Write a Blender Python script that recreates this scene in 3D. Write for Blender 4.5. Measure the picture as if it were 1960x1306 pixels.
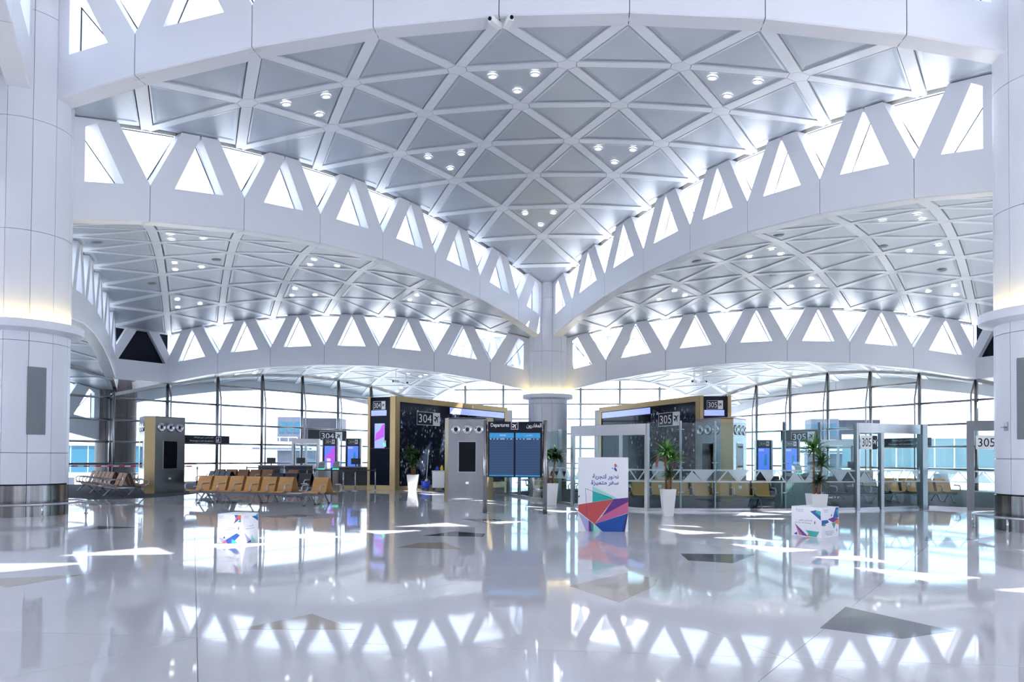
import bpy, math, random
from math import sin, cos, pi, sqrt, radians, atan2
from mathutils import Vector, Matrix

for _o in list(bpy.data.objects):
    bpy.data.objects.remove(_o)
scene = bpy.context.scene
COL = scene.collection

# ------------------------------------------------------------------ camera
cam_data = bpy.data.cameras.new('camera')
cam = bpy.data.objects.new('camera', cam_data)
COL.objects.link(cam)
YAW, PITCH, ROLL = 0.1058, 0.0191, 0.0063
_fw = Vector((-sin(YAW) * cos(PITCH), cos(YAW) * cos(PITCH), sin(PITCH)))
_rt = Vector((cos(YAW), sin(YAW), 0))
_up = _rt.cross(_fw)
_r2, _u2 = _rt * cos(ROLL) + _up * sin(ROLL), _up * cos(ROLL) - _rt * sin(ROLL)
cam.matrix_world = Matrix(((_r2.x, _u2.x, -_fw.x, 2.213), (_r2.y, _u2.y, -_fw.y, -39.254), (_r2.z, _u2.z, -_fw.z, 1.607), (0, 0, 0, 1)))
cam_data.sensor_width = 36
cam_data.lens = 1375.8 / 1960 * 36
cam_data.shift_y = (847.65 - 653) / 1960
cam_data.clip_end = 2000
scene.camera = cam

# ------------------------------------------------------------------ sky, sun, exposure
SKY = 6.0
SUN = 44.0
EXPOSURE = -0.74
world = bpy.data.worlds.new('sky')
scene.world = world
world.use_nodes = True
bg = world.node_tree.nodes['Background']
bg.inputs[0].default_value = (0.69, 0.84, 1.08, 1)
bg.inputs[1].default_value = SKY
sun_data = bpy.data.lights.new('sun', 'SUN')
sun_data.energy = SUN
sun_data.angle = 0.009
sun_data.color = (1.0, 0.965, 0.92)
sun = bpy.data.objects.new('sun', sun_data)
COL.objects.link(sun)
SUN_DIR = Vector((-0.91, 0.12, -1.0)).normalized()
sun.rotation_euler = SUN_DIR.to_track_quat('-Z', 'Y').to_euler()
sun.location = (60, -10, 60)
scene.view_settings.view_transform = 'Standard'
scene.view_settings.look = 'None'
scene.view_settings.gamma = 1
scene.view_settings.use_curve_mapping = False
scene.view_settings.exposure = EXPOSURE
scene.cycles.max_bounces = 6
scene.cycles.diffuse_bounces = 4
scene.cycles.glossy_bounces = 3
scene.cycles.transparent_max_bounces = 14
scene.cycles.use_adaptive_sampling = True
scene.cycles.adaptive_threshold = 0.2
scene.cycles.adaptive_min_samples = 20
scene.cycles.caustics_reflective = False
scene.cycles.caustics_refractive = False
scene.cycles.sample_clamp_indirect = 12

# ------------------------------------------------------------------ materials
MATS = {}


def mat(name, color, rough=0.5, metal=0.0, emit=0.0, ior=1.5, noise=None, bump=None, coat=0.0, alpha_nodes=None):
    m = bpy.data.materials.new(name)
    m.use_nodes = True
    nt = m.node_tree
    p = nt.nodes['Principled BSDF']
    c = (color[0], color[1], color[2], 1)
    p.inputs['Base Color'].default_value = c
    p.inputs['Roughness'].default_value = rough
    p.inputs['Metallic'].default_value = metal
    p.inputs['IOR'].default_value = ior
    p.inputs['Coat Weight'].default_value = coat
    if emit:
        p.inputs['Emission Color'].default_value = c
        p.inputs['Emission Strength'].default_value = emit
    if noise or bump:
        tc = nt.nodes.new('ShaderNodeTexCoord')
        mp = nt.nodes.new('ShaderNodeMapping')
        nt.links.new(tc.outputs['Object'], mp.inputs[0])
        nz = nt.nodes.new('ShaderNodeTexNoise')
        nt.links.new(mp.outputs[0], nz.inputs['Vector'])
        sc = (noise or bump)[0]
        if isinstance(sc, tuple):
            mp.inputs['Scale'].default_value = sc
            nz.inputs['Scale'].default_value = 1.0
        else:
            nz.inputs['Scale'].default_value = sc
        nz.inputs['Detail'].default_value = 6
        if noise:
            rp = nt.nodes.new('ShaderNodeValToRGB')
            k = noise[1]
            rp.color_ramp.elements[0].position = 0.3
            rp.color_ramp.elements[1].position = 0.7
            rp.color_ramp.elements[0].color = (c[0] * (1 - k), c[1] * (1 - k), c[2] * (1 - k), 1)
            rp.color_ramp.elements[1].color = (min(1, c[0] * (1 + k)), min(1, c[1] * (1 + k)), min(1, c[2] * (1 + k)), 1)
            nt.links.new(nz.outputs['Fac'], rp.inputs[0])
            nt.links.new(rp.outputs[0], p.inputs['Base Color'])
        if bump:
            bp = nt.nodes.new('ShaderNodeBump')
            bp.inputs['Strength'].default_value = bump[1]
            bp.inputs['Distance'].default_value = 0.01
            nt.links.new(nz.outputs['Fac'], bp.inputs['Height'])
            nt.links.new(bp.outputs[0], p.inputs['Normal'])
    MATS[name] = m
    return m


def glass_mat(name, tint, refl=1.0, rough=0.0, haze=0.0):
    """thin sheet glass: clear transmission plus a Fresnel mirror"""
    m = bpy.data.materials.new(name)
    m.use_nodes = True
    nt = m.node_tree
    nt.nodes.clear()
    out = nt.nodes.new('ShaderNodeOutputMaterial')
    tr = nt.nodes.new('ShaderNodeBsdfTransparent')
    tr.inputs[0].default_value = (*tint, 1)
    gl = nt.nodes.new('ShaderNodeBsdfGlossy')
    gl.inputs['Color'].default_value = (1, 1, 1, 1)
    gl.inputs['Roughness'].default_value = rough
    lw = nt.nodes.new('ShaderNodeLayerWeight')
    lw.inputs[0].default_value = 0.5
    pw = nt.nodes.new('ShaderNodeMath')
    pw.operation = 'POWER'
    pw.inputs[1].default_value = 5.0
    nt.links.new(lw.outputs['Facing'], pw.inputs[0])
    ml = nt.nodes.new('ShaderNodeMath')
    ml.operation = 'MULTIPLY_ADD'
    ml.inputs[1].default_value = 0.9 * min(refl, 1.0)
    ml.inputs[2].default_value = 0.035 * refl
    mx = nt.nodes.new('ShaderNodeMixShader')
    nt.links.new(pw.outputs[0], ml.inputs[0])
    nt.links.new(ml.outputs[0], mx.inputs[0])
    nt.links.new(tr.outputs[0], mx.inputs[1])
    nt.links.new(gl.outputs[0], mx.inputs[2])
    last = mx
    if haze:
        df = nt.nodes.new('ShaderNodeBsdfDiffuse')
        df.inputs[0].default_value = (0.85, 0.93, 0.96, 1)
        tl = nt.nodes.new('ShaderNodeBsdfTranslucent')
        tl.inputs[0].default_value = (0.75, 0.86, 0.9, 1)
        ad = nt.nodes.new('ShaderNodeMixShader')
        ad.inputs[0].default_value = 0.5
        nt.links.new(df.outputs[0], ad.inputs[1])
        nt.links.new(tl.outputs[0], ad.inputs[2])
        m2 = nt.nodes.new('ShaderNodeMixShader')
        m2.inputs[0].default_value = haze
        nt.links.new(mx.outputs[0], m2.inputs[1])
        nt.links.new(ad.outputs[0], m2.inputs[2])
        last = m2
    nt.links.new(last.outputs[0], out.inputs[0])
    MATS[name] = m
    return m


mat('white_panel', (0.785, 0.80, 0.855), 0.35, noise=(0.35, 0.015))
mat("rib_white", (0.74, 0.785, 0.85), 0.35)
mat('ceiling_metal', (0.45, 0.50, 0.565), 0.40, metal=0.35, ior=1.35, noise=(0.8, 0.04))
mat('roof_outer', (0.62, 0.60, 0.56), 0.7)
mat('dark_gap', (0.03, 0.03, 0.035), 0.8)
mat('gasket_dark', (0.04, 0.045, 0.06), 0.5)
mat('marble', (0.735, 0.74, 0.80), 0.04, ior=1.47, noise=(0.45, 0.045))
mat('marble_dark', (0.14, 0.15, 0.17), 0.05, ior=1.55, noise=(2.0, 0.1))
mat('marble_tan', (0.52, 0.47, 0.40), 0.05, ior=1.55, noise=(2.0, 0.06))
mat('grout', (0.45, 0.45, 0.48), 0.5)
mat('carpet', (0.060, 0.060, 0.072), 0.95, noise=(30.0, 0.25), bump=(200.0, 0.3))
mat('steel', (0.34, 0.335, 0.34), 0.22, metal=1.0, noise=((1.5, 1.5, 0.15), 0.10))
mat('steel_dark', (0.30, 0.30, 0.31), 0.3, metal=1.0, noise=((2.0, 2.0, 0.2), 0.12))
mat('steel_reflection_streaks', (0.30, 0.29, 0.28), 0.2, metal=1.0, noise=((7.0, 7.0, 0.04), 0.55))  # upright reflections painted into the steel colour as streaks
mat('chrome', (0.58, 0.59, 0.61), 0.14, metal=1.0)
mat('aluminium', (0.46, 0.46, 0.47), 0.32, metal=0.9)
mat('bronze', (0.40, 0.30, 0.15), 0.38, metal=0.65, noise=((0.6, 0.6, 0.1), 0.08))
mat('black_glass', (0.006, 0.007, 0.010), 0.05, ior=1.25)
mat('navy_glass', (0.010, 0.015, 0.027), 0.10, ior=1.22)
mat('tri_white', (0.36, 0.42, 0.55), 0.35)
mat('tri_grey', (0.045, 0.055, 0.075), 0.4, ior=1.3)
mat('black_plastic', (0.012, 0.012, 0.014), 0.4)
mat('sign_black', (0.010, 0.011, 0.018), 0.35, ior=1.3)
mat('sign_white', (0.86, 0.87, 0.88), 0.4)
mat('grey_panel', (0.50, 0.52, 0.58), 0.4)
mat('grille_grey', (0.22, 0.24, 0.27), 0.5)
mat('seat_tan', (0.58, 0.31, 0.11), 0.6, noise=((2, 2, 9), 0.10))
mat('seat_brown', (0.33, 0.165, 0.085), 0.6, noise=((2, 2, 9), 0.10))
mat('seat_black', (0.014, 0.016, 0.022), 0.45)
mat('planter_white', (0.78, 0.78, 0.77), 0.35)
mat('soil', (0.05, 0.035, 0.025), 0.95)
mat('bark', (0.22, 0.12, 0.06), 0.85, noise=((6, 6, 30), 0.4))
mat('leaf', (0.045, 0.13, 0.03), 0.4, noise=(8.0, 0.35))
mat('leaf_bright', (0.09, 0.24, 0.03), 0.4, noise=(8.0, 0.35))
mat('leaf_dark', (0.022, 0.075, 0.022), 0.4, noise=(8.0, 0.35))
mat('lamp_lens', (1.0, 0.95, 0.88), 0.3, emit=22.0)
mat('warm_strip', (1.0, 0.76, 0.24), 0.5, emit=70.0)
mat('green_led', (0.05, 0.9, 0.45), 0.4, emit=4.0)
mat('screen_blue', (0.07, 0.15, 0.62), 0.2, emit=2.2)
mat('screen_navy', (0.020, 0.045, 0.105), 0.08, emit=1.1)
mat('screen_teal', (0.02, 0.17, 0.36), 0.1, emit=1.6)
mat('screen_line', (0.03, 0.075, 0.15), 0.1, emit=1.2)
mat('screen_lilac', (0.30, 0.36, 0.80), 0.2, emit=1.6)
mat('screen_purple', (0.33, 0.06, 0.50), 0.2, emit=2.0)
mat('print_blue', (0.010, 0.075, 0.36), 0.4)
mat('print_navy', (0.02, 0.03, 0.17), 0.4)
mat('print_teal', (0.02, 0.42, 0.40), 0.4)
mat('print_mint', (0.35, 0.70, 0.64), 0.4)
mat('print_red', (0.56, 0.085, 0.085), 0.4)
mat('print_purple', (0.12, 0.035, 0.24), 0.4)
mat('print_pink', (0.56, 0.13, 0.27), 0.4)
mat('print_lilac', (0.45, 0.42, 0.70), 0.4)
mat('print_orange', (0.72, 0.16, 0.06), 0.4)
mat('print_green', (0.02, 0.32, 0.20), 0.4)
mat('print_ink', (0.02, 0.03, 0.12), 0.5)
mat('box_white', (0.82, 0.82, 0.86), 0.35)
mat('concrete', (0.50, 0.49, 0.47), 0.9)
mat('dark_cladding', (0.13, 0.11, 0.11), 0.6)  # darker grey-brown than the cladding of the indoor columns
mat('bridge_grey', (0.085, 0.10, 0.145), 0.6)
mat('bridge_dark', (0.018, 0.02, 0.035), 0.6)
mat('bridge_white', (0.72, 0.73, 0.75), 0.6)
mat('bridge_pale', (0.16, 0.24, 0.28), 0.3)
mat('bridge_teal', (0.02, 0.10, 0.16), 0.15)
mat('bucket_blue', (0.02, 0.06, 0.55), 0.4)
mat('bottle_yellow', (0.75, 0.50, 0.03), 0.4)
mat('skin', (0.42, 0.24, 0.16), 0.55)
mat('thobe_white', (0.80, 0.80, 0.80), 0.8)
mat('ghutra', (0.62, 0.10, 0.10), 0.8)
mat('hair_black', (0.01, 0.01, 0.01), 0.6)
mat('tape_red', (0.65, 0.05, 0.05), 0.5)
mat('belt_navy', (0.02, 0.03, 0.08), 0.6)
mat('counter_taupe', (0.28, 0.24, 0.21), 0.4)
mat('beam_grey', (0.20, 0.21, 0.23), 0.6)
mat('leg_grey', (0.30, 0.30, 0.31), 0.4, metal=0.5)
mat('cabinet_green', (0.16, 0.22, 0.21), 0.35)
for _n in ('lamp_lens', 'green_led', 'screen_blue', 'screen_navy', 'screen_teal', 'screen_line', 'screen_lilac', 'screen_purple'):
    MATS[_n].cycles.emission_sampling = 'NONE'
glass_mat('clerestory_glass', (0.97, 0.98, 1.0), 0.6)
glass_mat('wall_glass', (0.95, 0.975, 0.98), 0.1)
glass_mat('partition_glass', (0.82, 0.92, 0.925), 0.5)
glass_mat('frost_film', (0.75, 0.88, 0.92), 0.5, 0.3, haze=0.84)


# ------------------------------------------------------------------ mesh helpers
class MB:
    def __init__(self):
        self.v = []
        self.f = []

    def face(self, pts):
        i = len(self.v)
        self.v += [tuple(p) for p in pts]
        self.f.append(tuple(range(i, i + len(pts))))
        return self

    def hexa(self, a, b):
        """solid between polygon a (list of points) and polygon b, same count"""
        n = len(a)
        i = len(self.v)
        self.v += [tuple(p) for p in a] + [tuple(p) for p in b]
        self.f.append(tuple(range(i + n - 1, i - 1, -1)))
        self.f.append(tuple(range(i + n, i + 2 * n)))
        for k in range(n):
            l = (k + 1) % n
            self.f.append((i + k, i + l, i + n + l, i + n + k))
        return self

    def box(self, x0, x1, y0, y1, z0, z1):
        return self.hexa([(x0, y0, z0), (x1, y0, z0), (x1, y1, z0), (x0, y1, z0)],
                         [(x0, y0, z1), (x1, y0, z1), (x1, y1, z1), (x0, y1, z1)])

    def prism(self, poly, z0, z1):
        return self.hexa([(x, y, z0) for x, y in poly], [(x, y, z1) for x, y in poly])

    def plate(self, poly, frame, d0, d1):
        """poly in (u,w) of frame=(origin,u,w,n), solid between depth d0 and d1 along n"""
        o, u, w, n = frame
        return self.hexa([o + u * a + w * b + n * d0 for a, b in poly], [o + u * a + w * b + n * d1 for a, b in poly])

    def lathe(self, prof, n=24, c=(0, 0), cap=True):
        i = len(self.v)
        m = len(prof)
        for k in range(n):
            a = 2 * pi * k / n
            for r, z in prof:
                self.v.append((c[0] + r * cos(a), c[1] + r * sin(a), z))
        for k in range(n):
            l = (k + 1) % n
            for j in range(m - 1):
                self.f.append((i + k * m + j, i + l * m + j, i + l * m + j + 1, i + k * m + j + 1))
        if cap:
            self.f.append(tuple(i + k * m for k in range(n - 1, -1, -1)))
            self.f.append(tuple(i + k * m + m - 1 for k in range(n)))
        return self

    def tube(self, pts, r, n=8, cap=True):
        pts = [Vector(p) for p in pts]
        rs = r if isinstance(r, (list, tuple)) else [r] * len(pts)
        i = len(self.v)
        up = None
        for k, p in enumerate(pts):
            if k == 0:
                t = pts[1] - p
            elif k == len(pts) - 1:
                t = p - pts[k - 1]
            else:
                t = (pts[k + 1] - p).normalized() + (p - pts[k - 1]).normalized()
            t.normalize()
            if up is None:
                up = Vector((0, 0, 1)) if abs(t.z) < 0.9 else Vector((1, 0, 0))
            a = t.cross(up).normalized()
            b = a.cross(t).normalized()
            up = b
            for q in range(n):
                g = 2 * pi * q / n
                self.v.append(tuple(p + (a * cos(g) + b * sin(g)) * rs[k]))
        for k in range(len(pts) - 1):
            for q in range(n):
                w = (q + 1) % n
                self.f.append((i + k * n + q, i + (k + 1) * n + q, i + (k + 1) * n + w, i + k * n + w))
        if cap:
            self.f.append(tuple(i + q for q in range(n)))
            e = i + (len(pts) - 1) * n
            self.f.append(tuple(e + q for q in range(n - 1, -1, -1)))
        return self

    def mesh(self, name, material, smooth=False):
        me = bpy.data.meshes.new(name)
        me.from_pydata(self.v, [], self.f)
        me.validate(verbose=False)
        import bmesh
        bm = bmesh.new()
        bm.from_mesh(me)
        bmesh.ops.recalc_face_normals(bm, faces=bm.faces)
        bm.to_mesh(me)
        bm.free()
        if smooth:
            for p in me.polygons:
                p.use_smooth = True
        if material:
            me.materials.append(MATS[material])
        return me

    def build(self, name, material, parent=None, smooth=False, loc=None, rz=None):
        return link(name, self.mesh(name, material, smooth), parent, loc, rz)


def link(name, me, parent=None, loc=None, rz=None):
    o = bpy.data.objects.new(name, me)
    COL.objects.link(o)
    if parent is not None:
        o.parent = parent
    if loc is not None:
        o.location = loc
    if rz is not None:
        o.rotation_euler = (0, 0, rz)
    return o


def tag(o, label=None, cat=None, group=None, kind=None):
    if label:
        o['label'] = label
    if cat:
        o['category'] = cat
    if group:
        o['group'] = group
    if kind:
        o['kind'] = kind
    return o


def empty(name, loc=(0, 0, 0), rz=0.0, label=None, cat=None, group=None, kind=None):
    o = bpy.data.objects.new(name, None)
    COL.objects.link(o)
    o.location = loc
    o.rotation_euler = (0, 0, rz)
    return tag(o, label, cat, group, kind)


def copy_tree(o, parent=None):
    c = o.copy()
    COL.objects.link(c)
    if parent is not None:
        c.parent = parent
    for ch in list(o.children):
        copy_tree(ch, c)
    return c


def smooth_by_angle(me, ang=0.6):
    for p in me.polygons:
        p.use_smooth = True
    try:
        me.set_sharp_from_angle(angle=ang)
    except Exception:
        pass
    return me


_text_cache = {}


def text_mesh(s, size, bold=0.0):
    """flat lettering mesh in its own XY plane, origin at the centre of its bounds"""
    key = (s, size, bold)
    if key in _text_cache:
        return _text_cache[key]
    cu = bpy.data.curves.new('lettering', 'FONT')
    cu.body = s
    cu.size = size
    cu.offset = bold * size
    cu.resolution_u = 3
    ob = bpy.data.objects.new('lettering', cu)
    COL.objects.link(ob)
    bpy.context.view_layer.update()
    dg = bpy.context.evaluated_depsgraph_get()
    me = bpy.data.meshes.new_from_object(ob.evaluated_get(dg))
    bpy.data.objects.remove(ob)
    bpy.data.curves.remove(cu)
    xs = [v.co.x for v in me.vertices] or [0]
    ys = [v.co.y for v in me.vertices] or [0]
    cx, cy = (min(xs) + max(xs)) / 2, (min(ys) + max(ys)) / 2
    for v in me.vertices:
        v.co.x -= cx
        v.co.y -= cy
    _text_cache[key] = (me, max(xs) - min(xs), max(ys) - min(ys))
    return _text_cache[key]


def put_text(s, height, width, frame, u, w, d, material, parent, bold=0.0, name='lettering'):
    """lettering on a plane frame=(origin,U,W,N) (local to parent) centred at (u,w), lifted d along N, fitted in width x height"""
    me0, tw, th = text_mesh(s, 1.0, bold)
    o, U, W, N = frame
    me = me0.copy()
    me.name = name
    sx = width / tw if width else height / th
    sy = height / th if height else sx
    for v in me.vertices:
        p = o + U * (u + v.co.x * sx) + W * (w + v.co.y * sy) + N * d
        v.co = p
    me.materials.clear()
    me.materials.append(MATS[material])
    return link(name, me, parent)


def frame_of(origin, u, w):
    u = Vector(u).normalized()
    w = Vector(w).normalized()
    return (Vector(origin), u, w, u.cross(w).normalized())


AR = {'departures': '\uFEE5\uFEED\uFEAD\uFEA9\uFE8E\uFED0\uFEE4\uFEDF\uFE8D'}
PLANE_ICON = [(0, 1.0), (0.09, 0.86), (0.11, 0.36), (0.95, -0.22), (0.95, -0.42), (0.11, -0.14), (0.09, -0.62), (0.36, -0.86),
              (0.36, -1.0), (0, -0.88), (-0.36, -1.0), (-0.36, -0.86), (-0.09, -0.62), (-0.11, -0.14), (-0.95, -0.42), (-0.95, -0.22),
              (-0.11, 0.36), (-0.09, 0.86)]


def plane_icon(size, ang, frame, u, w, d, material, parent):
    ca, sa = cos(ang), sin(ang)
    pts = [(u + size * (x * ca - y * sa), w + size * (x * sa + y * ca)) for x, y in PLANE_ICON]
    o, U, W, N = frame
    mb = MB()
    c = o + U * u + W * w + N * d
    ring = [o + U * a + W * b + N * d for a, b in pts]
    i = len(mb.v)
    mb.v.append(tuple(c))
    mb.v += [tuple(p) for p in ring]
    for k in range(len(ring)):
        mb.f.append((i, i + 1 + k, i + 1 + (k + 1) % len(ring)))
    return mb.build('plane_symbol', material, parent)

# ================================================================== the building grid (triangular bays, 25.2 m between columns)
P = 3.15
S = 8 * P
HH = S * sqrt(3) / 2
RS = 44.75
KAP = (HH / 3) ** 2 / (2 * RS)
STEP = 2.82
LV = {'N': 15.18, 'M': 12.36, 'A': 9.54, 'A2': 6.72}
pC = Vector((0, 0))
pL = Vector((-S / 2, -HH))
pR = Vector((S / 2, -HH))
pD = Vector((-S, 0))
pE = Vector((S, 0))
pF = Vector((-S / 2, HH))
pG = Vector((S / 2, HH))
pQ = Vector((0, -2 * HH))


def shell_z(x, y):
    return KAP - (x * x + y * y) / (2 * RS)


def shell_pt(x, y, off=0.0):
    n = Vector((x / RS, y / RS, 1)).normalized()
    return Vector((x, y, shell_z(x, y))) + n * off


V0, V1, V2 = Vector((0, 2 * HH / 3)), Vector((-S / 2, -HH / 3)), Vector((S / 2, -HH / 3))


def bary(a, b, c):
    return (V0 * a + V2 * b + V1 * c) / 8.0


RIBW = 0.155
panel_me, rib_me, node_me = [], [], []


def inset_tri(t, ds):
    """t: three 2-D points (ccw or cw); ds: inset per edge (edge k from k to k+1)"""
    area = (t[1] - t[0]).cross(t[2] - t[0])
    sg = 1 if area > 0 else -1
    ln = []
    for k in range(3):
        a, b = t[k], t[(k + 1) % 3]
        e = (b - a).normalized()
        n = Vector((-e.y, e.x)) * sg
        ln.append((a + n * ds[k], e))
    res = []
    for k in range(3):
        (p, e), (q, g) = ln[k - 1], ln[k]
        den = e.cross(g)
        s_ = (q - p).cross(g) / den
        res.append(p + e * s_)
    return res


def on_border(p, q):
    return any(abs(p[i]) < 1e-6 and abs(q[i]) < 1e-6 for i in range(3))


def make_shell_meshes():
    for a in range(8):
        for b in range(8 - a):
            c = 7 - a - b
            tris = [((a + 1, b, c), (a, b + 1, c), (a, b, c + 1))]
            if c > 0:
                tris.append(((a + 1, b + 1, c - 1), (a, b + 1, c), (a + 1, b, c)))
            for t in tris:
                pts = [bary(*q) for q in t]
                bd = [on_border(t[k], t[(k + 1) % 3]) for k in range(3)]
                o1 = inset_tri(pts, [0.10 if x else 0.185 for x in bd])
                o2 = inset_tri(pts, [0.34 if x else 0.225 for x in bd])
                o3 = inset_tri(pts, [0.40 if x else 0.30 for x in bd])
                m = MB()
                rings = [[shell_pt(p.x, p.y, h) for p in o] for o, h in ((o1, 0.15), (o1, 0.027), (o2, 0.014), (o3, 0.026))]
                for r0, r1 in zip(rings, rings[1:]):
                    for k in range(3):
                        l = (k + 1) % 3
                        m.face([r0[k], r0[l], r1[l], r1[k]])
                m.face(rings[3])
                m.face(rings[0][::-1])
                me = m.mesh('ceiling_panel', 'ceiling_metal')
                panel_me.append(me)
    seen = set()
    for a in range(9):
        for b in range(9 - a):
            c = 8 - a - b
            n0 = (a, b, c)
            inner = min(n0) > 0
            if inner:
                p = bary(*n0)
                hexa = [p + Vector((cos(pi / 6 + k * pi / 3), sin(pi / 6 + k * pi / 3))) * 0.30 for k in range(6)]
                m = MB().hexa([shell_pt(q.x, q.y, 0.0) for q in hexa], [shell_pt(q.x, q.y, 0.12) for q in hexa])
                node_me.append(m.mesh('node_plate', 'rib_white'))
            for d in ((1, -1, 0), (0, 1, -1), (1, 0, -1)):
                n1 = (a + d[0], b + d[1], c + d[2])
                if min(n1) < 0 or max(n1) > 8 or on_border(n0, n1):
                    continue
                p, q = bary(*n0), bary(*n1)
                e = (q - p).normalized()
                w = Vector((-e.y, e.x)) * RIBW
                p2 = p + e * (0.275 if inner else 0.0)
                q2 = q - e * (0.275 if min(n1) > 0 else 0.0)
                corners = [p2 - w, q2 - w, q2 + w, p2 + w]
                m = MB().hexa([shell_pt(r.x, r.y, 0.0) for r in corners], [shell_pt(r.x, r.y, 0.13) for r in corners])
                rib_me.append(m.mesh('rib', 'rib_white'))


make_shell_meshes()

# closed roof above the panels: a slab with a turned-down edge
rm = MB()
NG = 16
gidx = {}
for a in range(NG + 1):
    for b in range(NG + 1 - a):
        c = NG - a - b
        p = (V0 * a + V2 * b + V1 * c) / NG * 1.012
        gidx[(a, b)] = len(rm.v)
        rm.v.append(tuple(shell_pt(p.x, p.y, 0.20)))
        rm.v.append(tuple(shell_pt(p.x, p.y, 0.55)))
for a in range(NG):
    for b in range(NG - a):
        i, j, k = gidx[(a, b)], gidx[(a + 1, b)], gidx[(a, b + 1)]
        rm.f += [(i, j, k), (i + 1, k + 1, j + 1)]
        if a + b < NG - 1:
            l = gidx[(a + 1, b + 1)]
            rm.f += [(j, l, k), (j + 1, k + 1, l + 1)]
for edge in ([(a, 0) for a in range(NG + 1)], [(0, b) for b in range(NG + 1)], [(a, NG - a) for a in range(NG + 1)]):
    for q, r in zip(edge, edge[1:]):
        rm.f.append((gidx[q], gidx[r], gidx[r] + 1, gidx[q] + 1))
        i = len(rm.v)
        for g in (q, r):
            w = Vector(rm.v[gidx[g]])
            rm.v.append((w.x, w.y, w.z - 0.19))
        rm.f.append((gidx[q], gidx[r], i + 1, i))
roof_me = rm.mesh('roof_shell', 'roof_outer')

# recessed downlights, three to a panel
lamp_trim = MB().lathe([(0.155, 0.0), (0.155, -0.02), (0.115, -0.03), (0.105, 0.0)], 18, cap=False).mesh('trim_ring', 'rib_white', True)
lamp_lens = MB().lathe([(0.0, -0.004), (0.108, -0.004), (0.108, 0.03), (0.0, 0.03)], 18, cap=False).mesh('lens', 'lamp_lens', True)
TRIOS = [(5, 1, 1), (1, 5, 1), (1, 1, 5), (1, 3, 3), (3, 1, 3), (3, 3, 1)]
TRIO_WORDS = {}


def downlights(cx, cy, z, rz, vault, words):
    ca, sa = cos(rz), sin(rz)
    for t, where in zip(TRIOS, words):
        if where is None:
            continue
        ce = bary(t[0] + 1 / 3, t[1] + 1 / 3, t[2] + 1 / 3)
        for k in range(3):
            p = ce + Vector((cos(pi / 2 + 2 * pi * k / 3), sin(pi / 2 + 2 * pi * k / 3))) * 0.72
            q = shell_pt(p.x, p.y, -0.006)
            nrm = Vector((p.x / RS, p.y / RS, 1)).normalized()
            o = empty('downlight', (cx + q.x * ca - q.y * sa, cy + q.x * sa + q.y * ca, z + q.z), 0,
                      '%s downlight of the trio %s' % ((('far', 'left', 'right') if rz < 1 else ('near', 'right', 'left'))[k], where), 'downlight', 'downlights of %s' % vault)
            n2 = Vector((nrm.x * ca - nrm.y * sa, nrm.x * sa + nrm.y * ca, nrm.z))
            o.rotation_euler = n2.to_track_quat('Z', 'Y').to_euler()
            link('trim_ring', lamp_trim, o)
            link('lens', lamp_lens, o)


def make_ceiling(cx, cy, z, rz, label, full=True, words=None, vault=''):
    o = empty('ceiling', (cx, cy, z), rz, label, None, None, 'structure')
    link('roof_shell', roof_me, o)
    if full:
        for me in panel_me:
            link('ceiling_panel', me, o)
        for me in rib_me:
            link('rib', me, o)
        for me in node_me:
            link('node_plate', me, o)
    if words:
        downlights(cx, cy, z, rz, vault, words)
    return o


T3 = HH / 3
make_ceiling(0, -2 * T3, LV['M'], 0, 'big central vaulted ceiling of grey triangular panels and white ribs', True,
             ['in the big central vault, nearest the middle column', 'high in the big central vault beside the right column',
              'high in the big central vault beside the left column', 'in the big central vault just past two white cameras',
              'halfway down the left side of the big central vault', 'halfway down the right side of the big central vault'], 'the big central vault')
make_ceiling(-S / 2, -T3, LV['A'], pi, 'vaulted ceiling of satin panels over the left gate lounge', True,
             ['in the left lounge vault, nearest the left column', 'in the left lounge vault beside the middle column', 'in the left lounge vault at its dark far corner',
              'in the left lounge vault above its window strip', 'deep in the left lounge vault beside the left column', 'in the left lounge vault under the long white beam'], 'the left lounge vault')
make_ceiling(S / 2, -T3, LV['A'], pi, 'vaulted ceiling of satin panels over the right gate lounge', True,
             ['in the right lounge vault, nearest the right column', 'in the right lounge vault at its far right corner', 'in the right lounge vault beside the middle column',
              'in the right lounge vault above its window strip', 'in the right lounge vault under the long white beam', 'deep in the right lounge vault beside the right column'], 'the right lounge vault')
make_ceiling(-S / 2, T3, LV['A2'], 0, 'low white vaulted ceiling over the left gate', True,
             ['at the far tip of the low left gate ceiling', 'in the low left gate ceiling beside the middle column', 'in the low left gate ceiling by the window corner',
              'just behind the arch of the low left gate ceiling', 'outside the glass of the low left gate ceiling', 'above the black left gate wall'], 'the left gate ceiling')
make_ceiling(S / 2, T3, LV['A2'], 0, 'low white vaulted ceiling over the right gate', True,
             ['at the far tip of the low right gate ceiling', 'in the low right gate ceiling by the window corner', 'in the low right gate ceiling beside the middle column',
              'just behind the arch of the low right gate ceiling', 'above the black right gate wall', 'outside the glass of the low right gate ceiling'], 'the right gate ceiling')
make_ceiling(-S, -2 * T3, LV['A2'], 0, 'low vaulted ceiling glimpsed past the left column', True,
             ['at the tip of the low vault past the left column', None, None, None, None, 'in the low vault just past the left column'], 'the vault past the left column')
make_ceiling(S, -2 * T3, LV['A2'], 0, 'low vaulted ceiling past the right column, built in to block light', False)  # mostly hidden bay, roofed only to block light
make_ceiling(0, 2 * T3, LV['A'], pi, 'roof over the bay behind the middle column', False)
make_ceiling(0, -4 * T3, LV['N'], pi, 'highest roof over the hall in front of the near arch', False)
make_ceiling(-S / 2, -5 * T3, LV['M'], 0, 'roof beyond the left end of the near hall', False)
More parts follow.
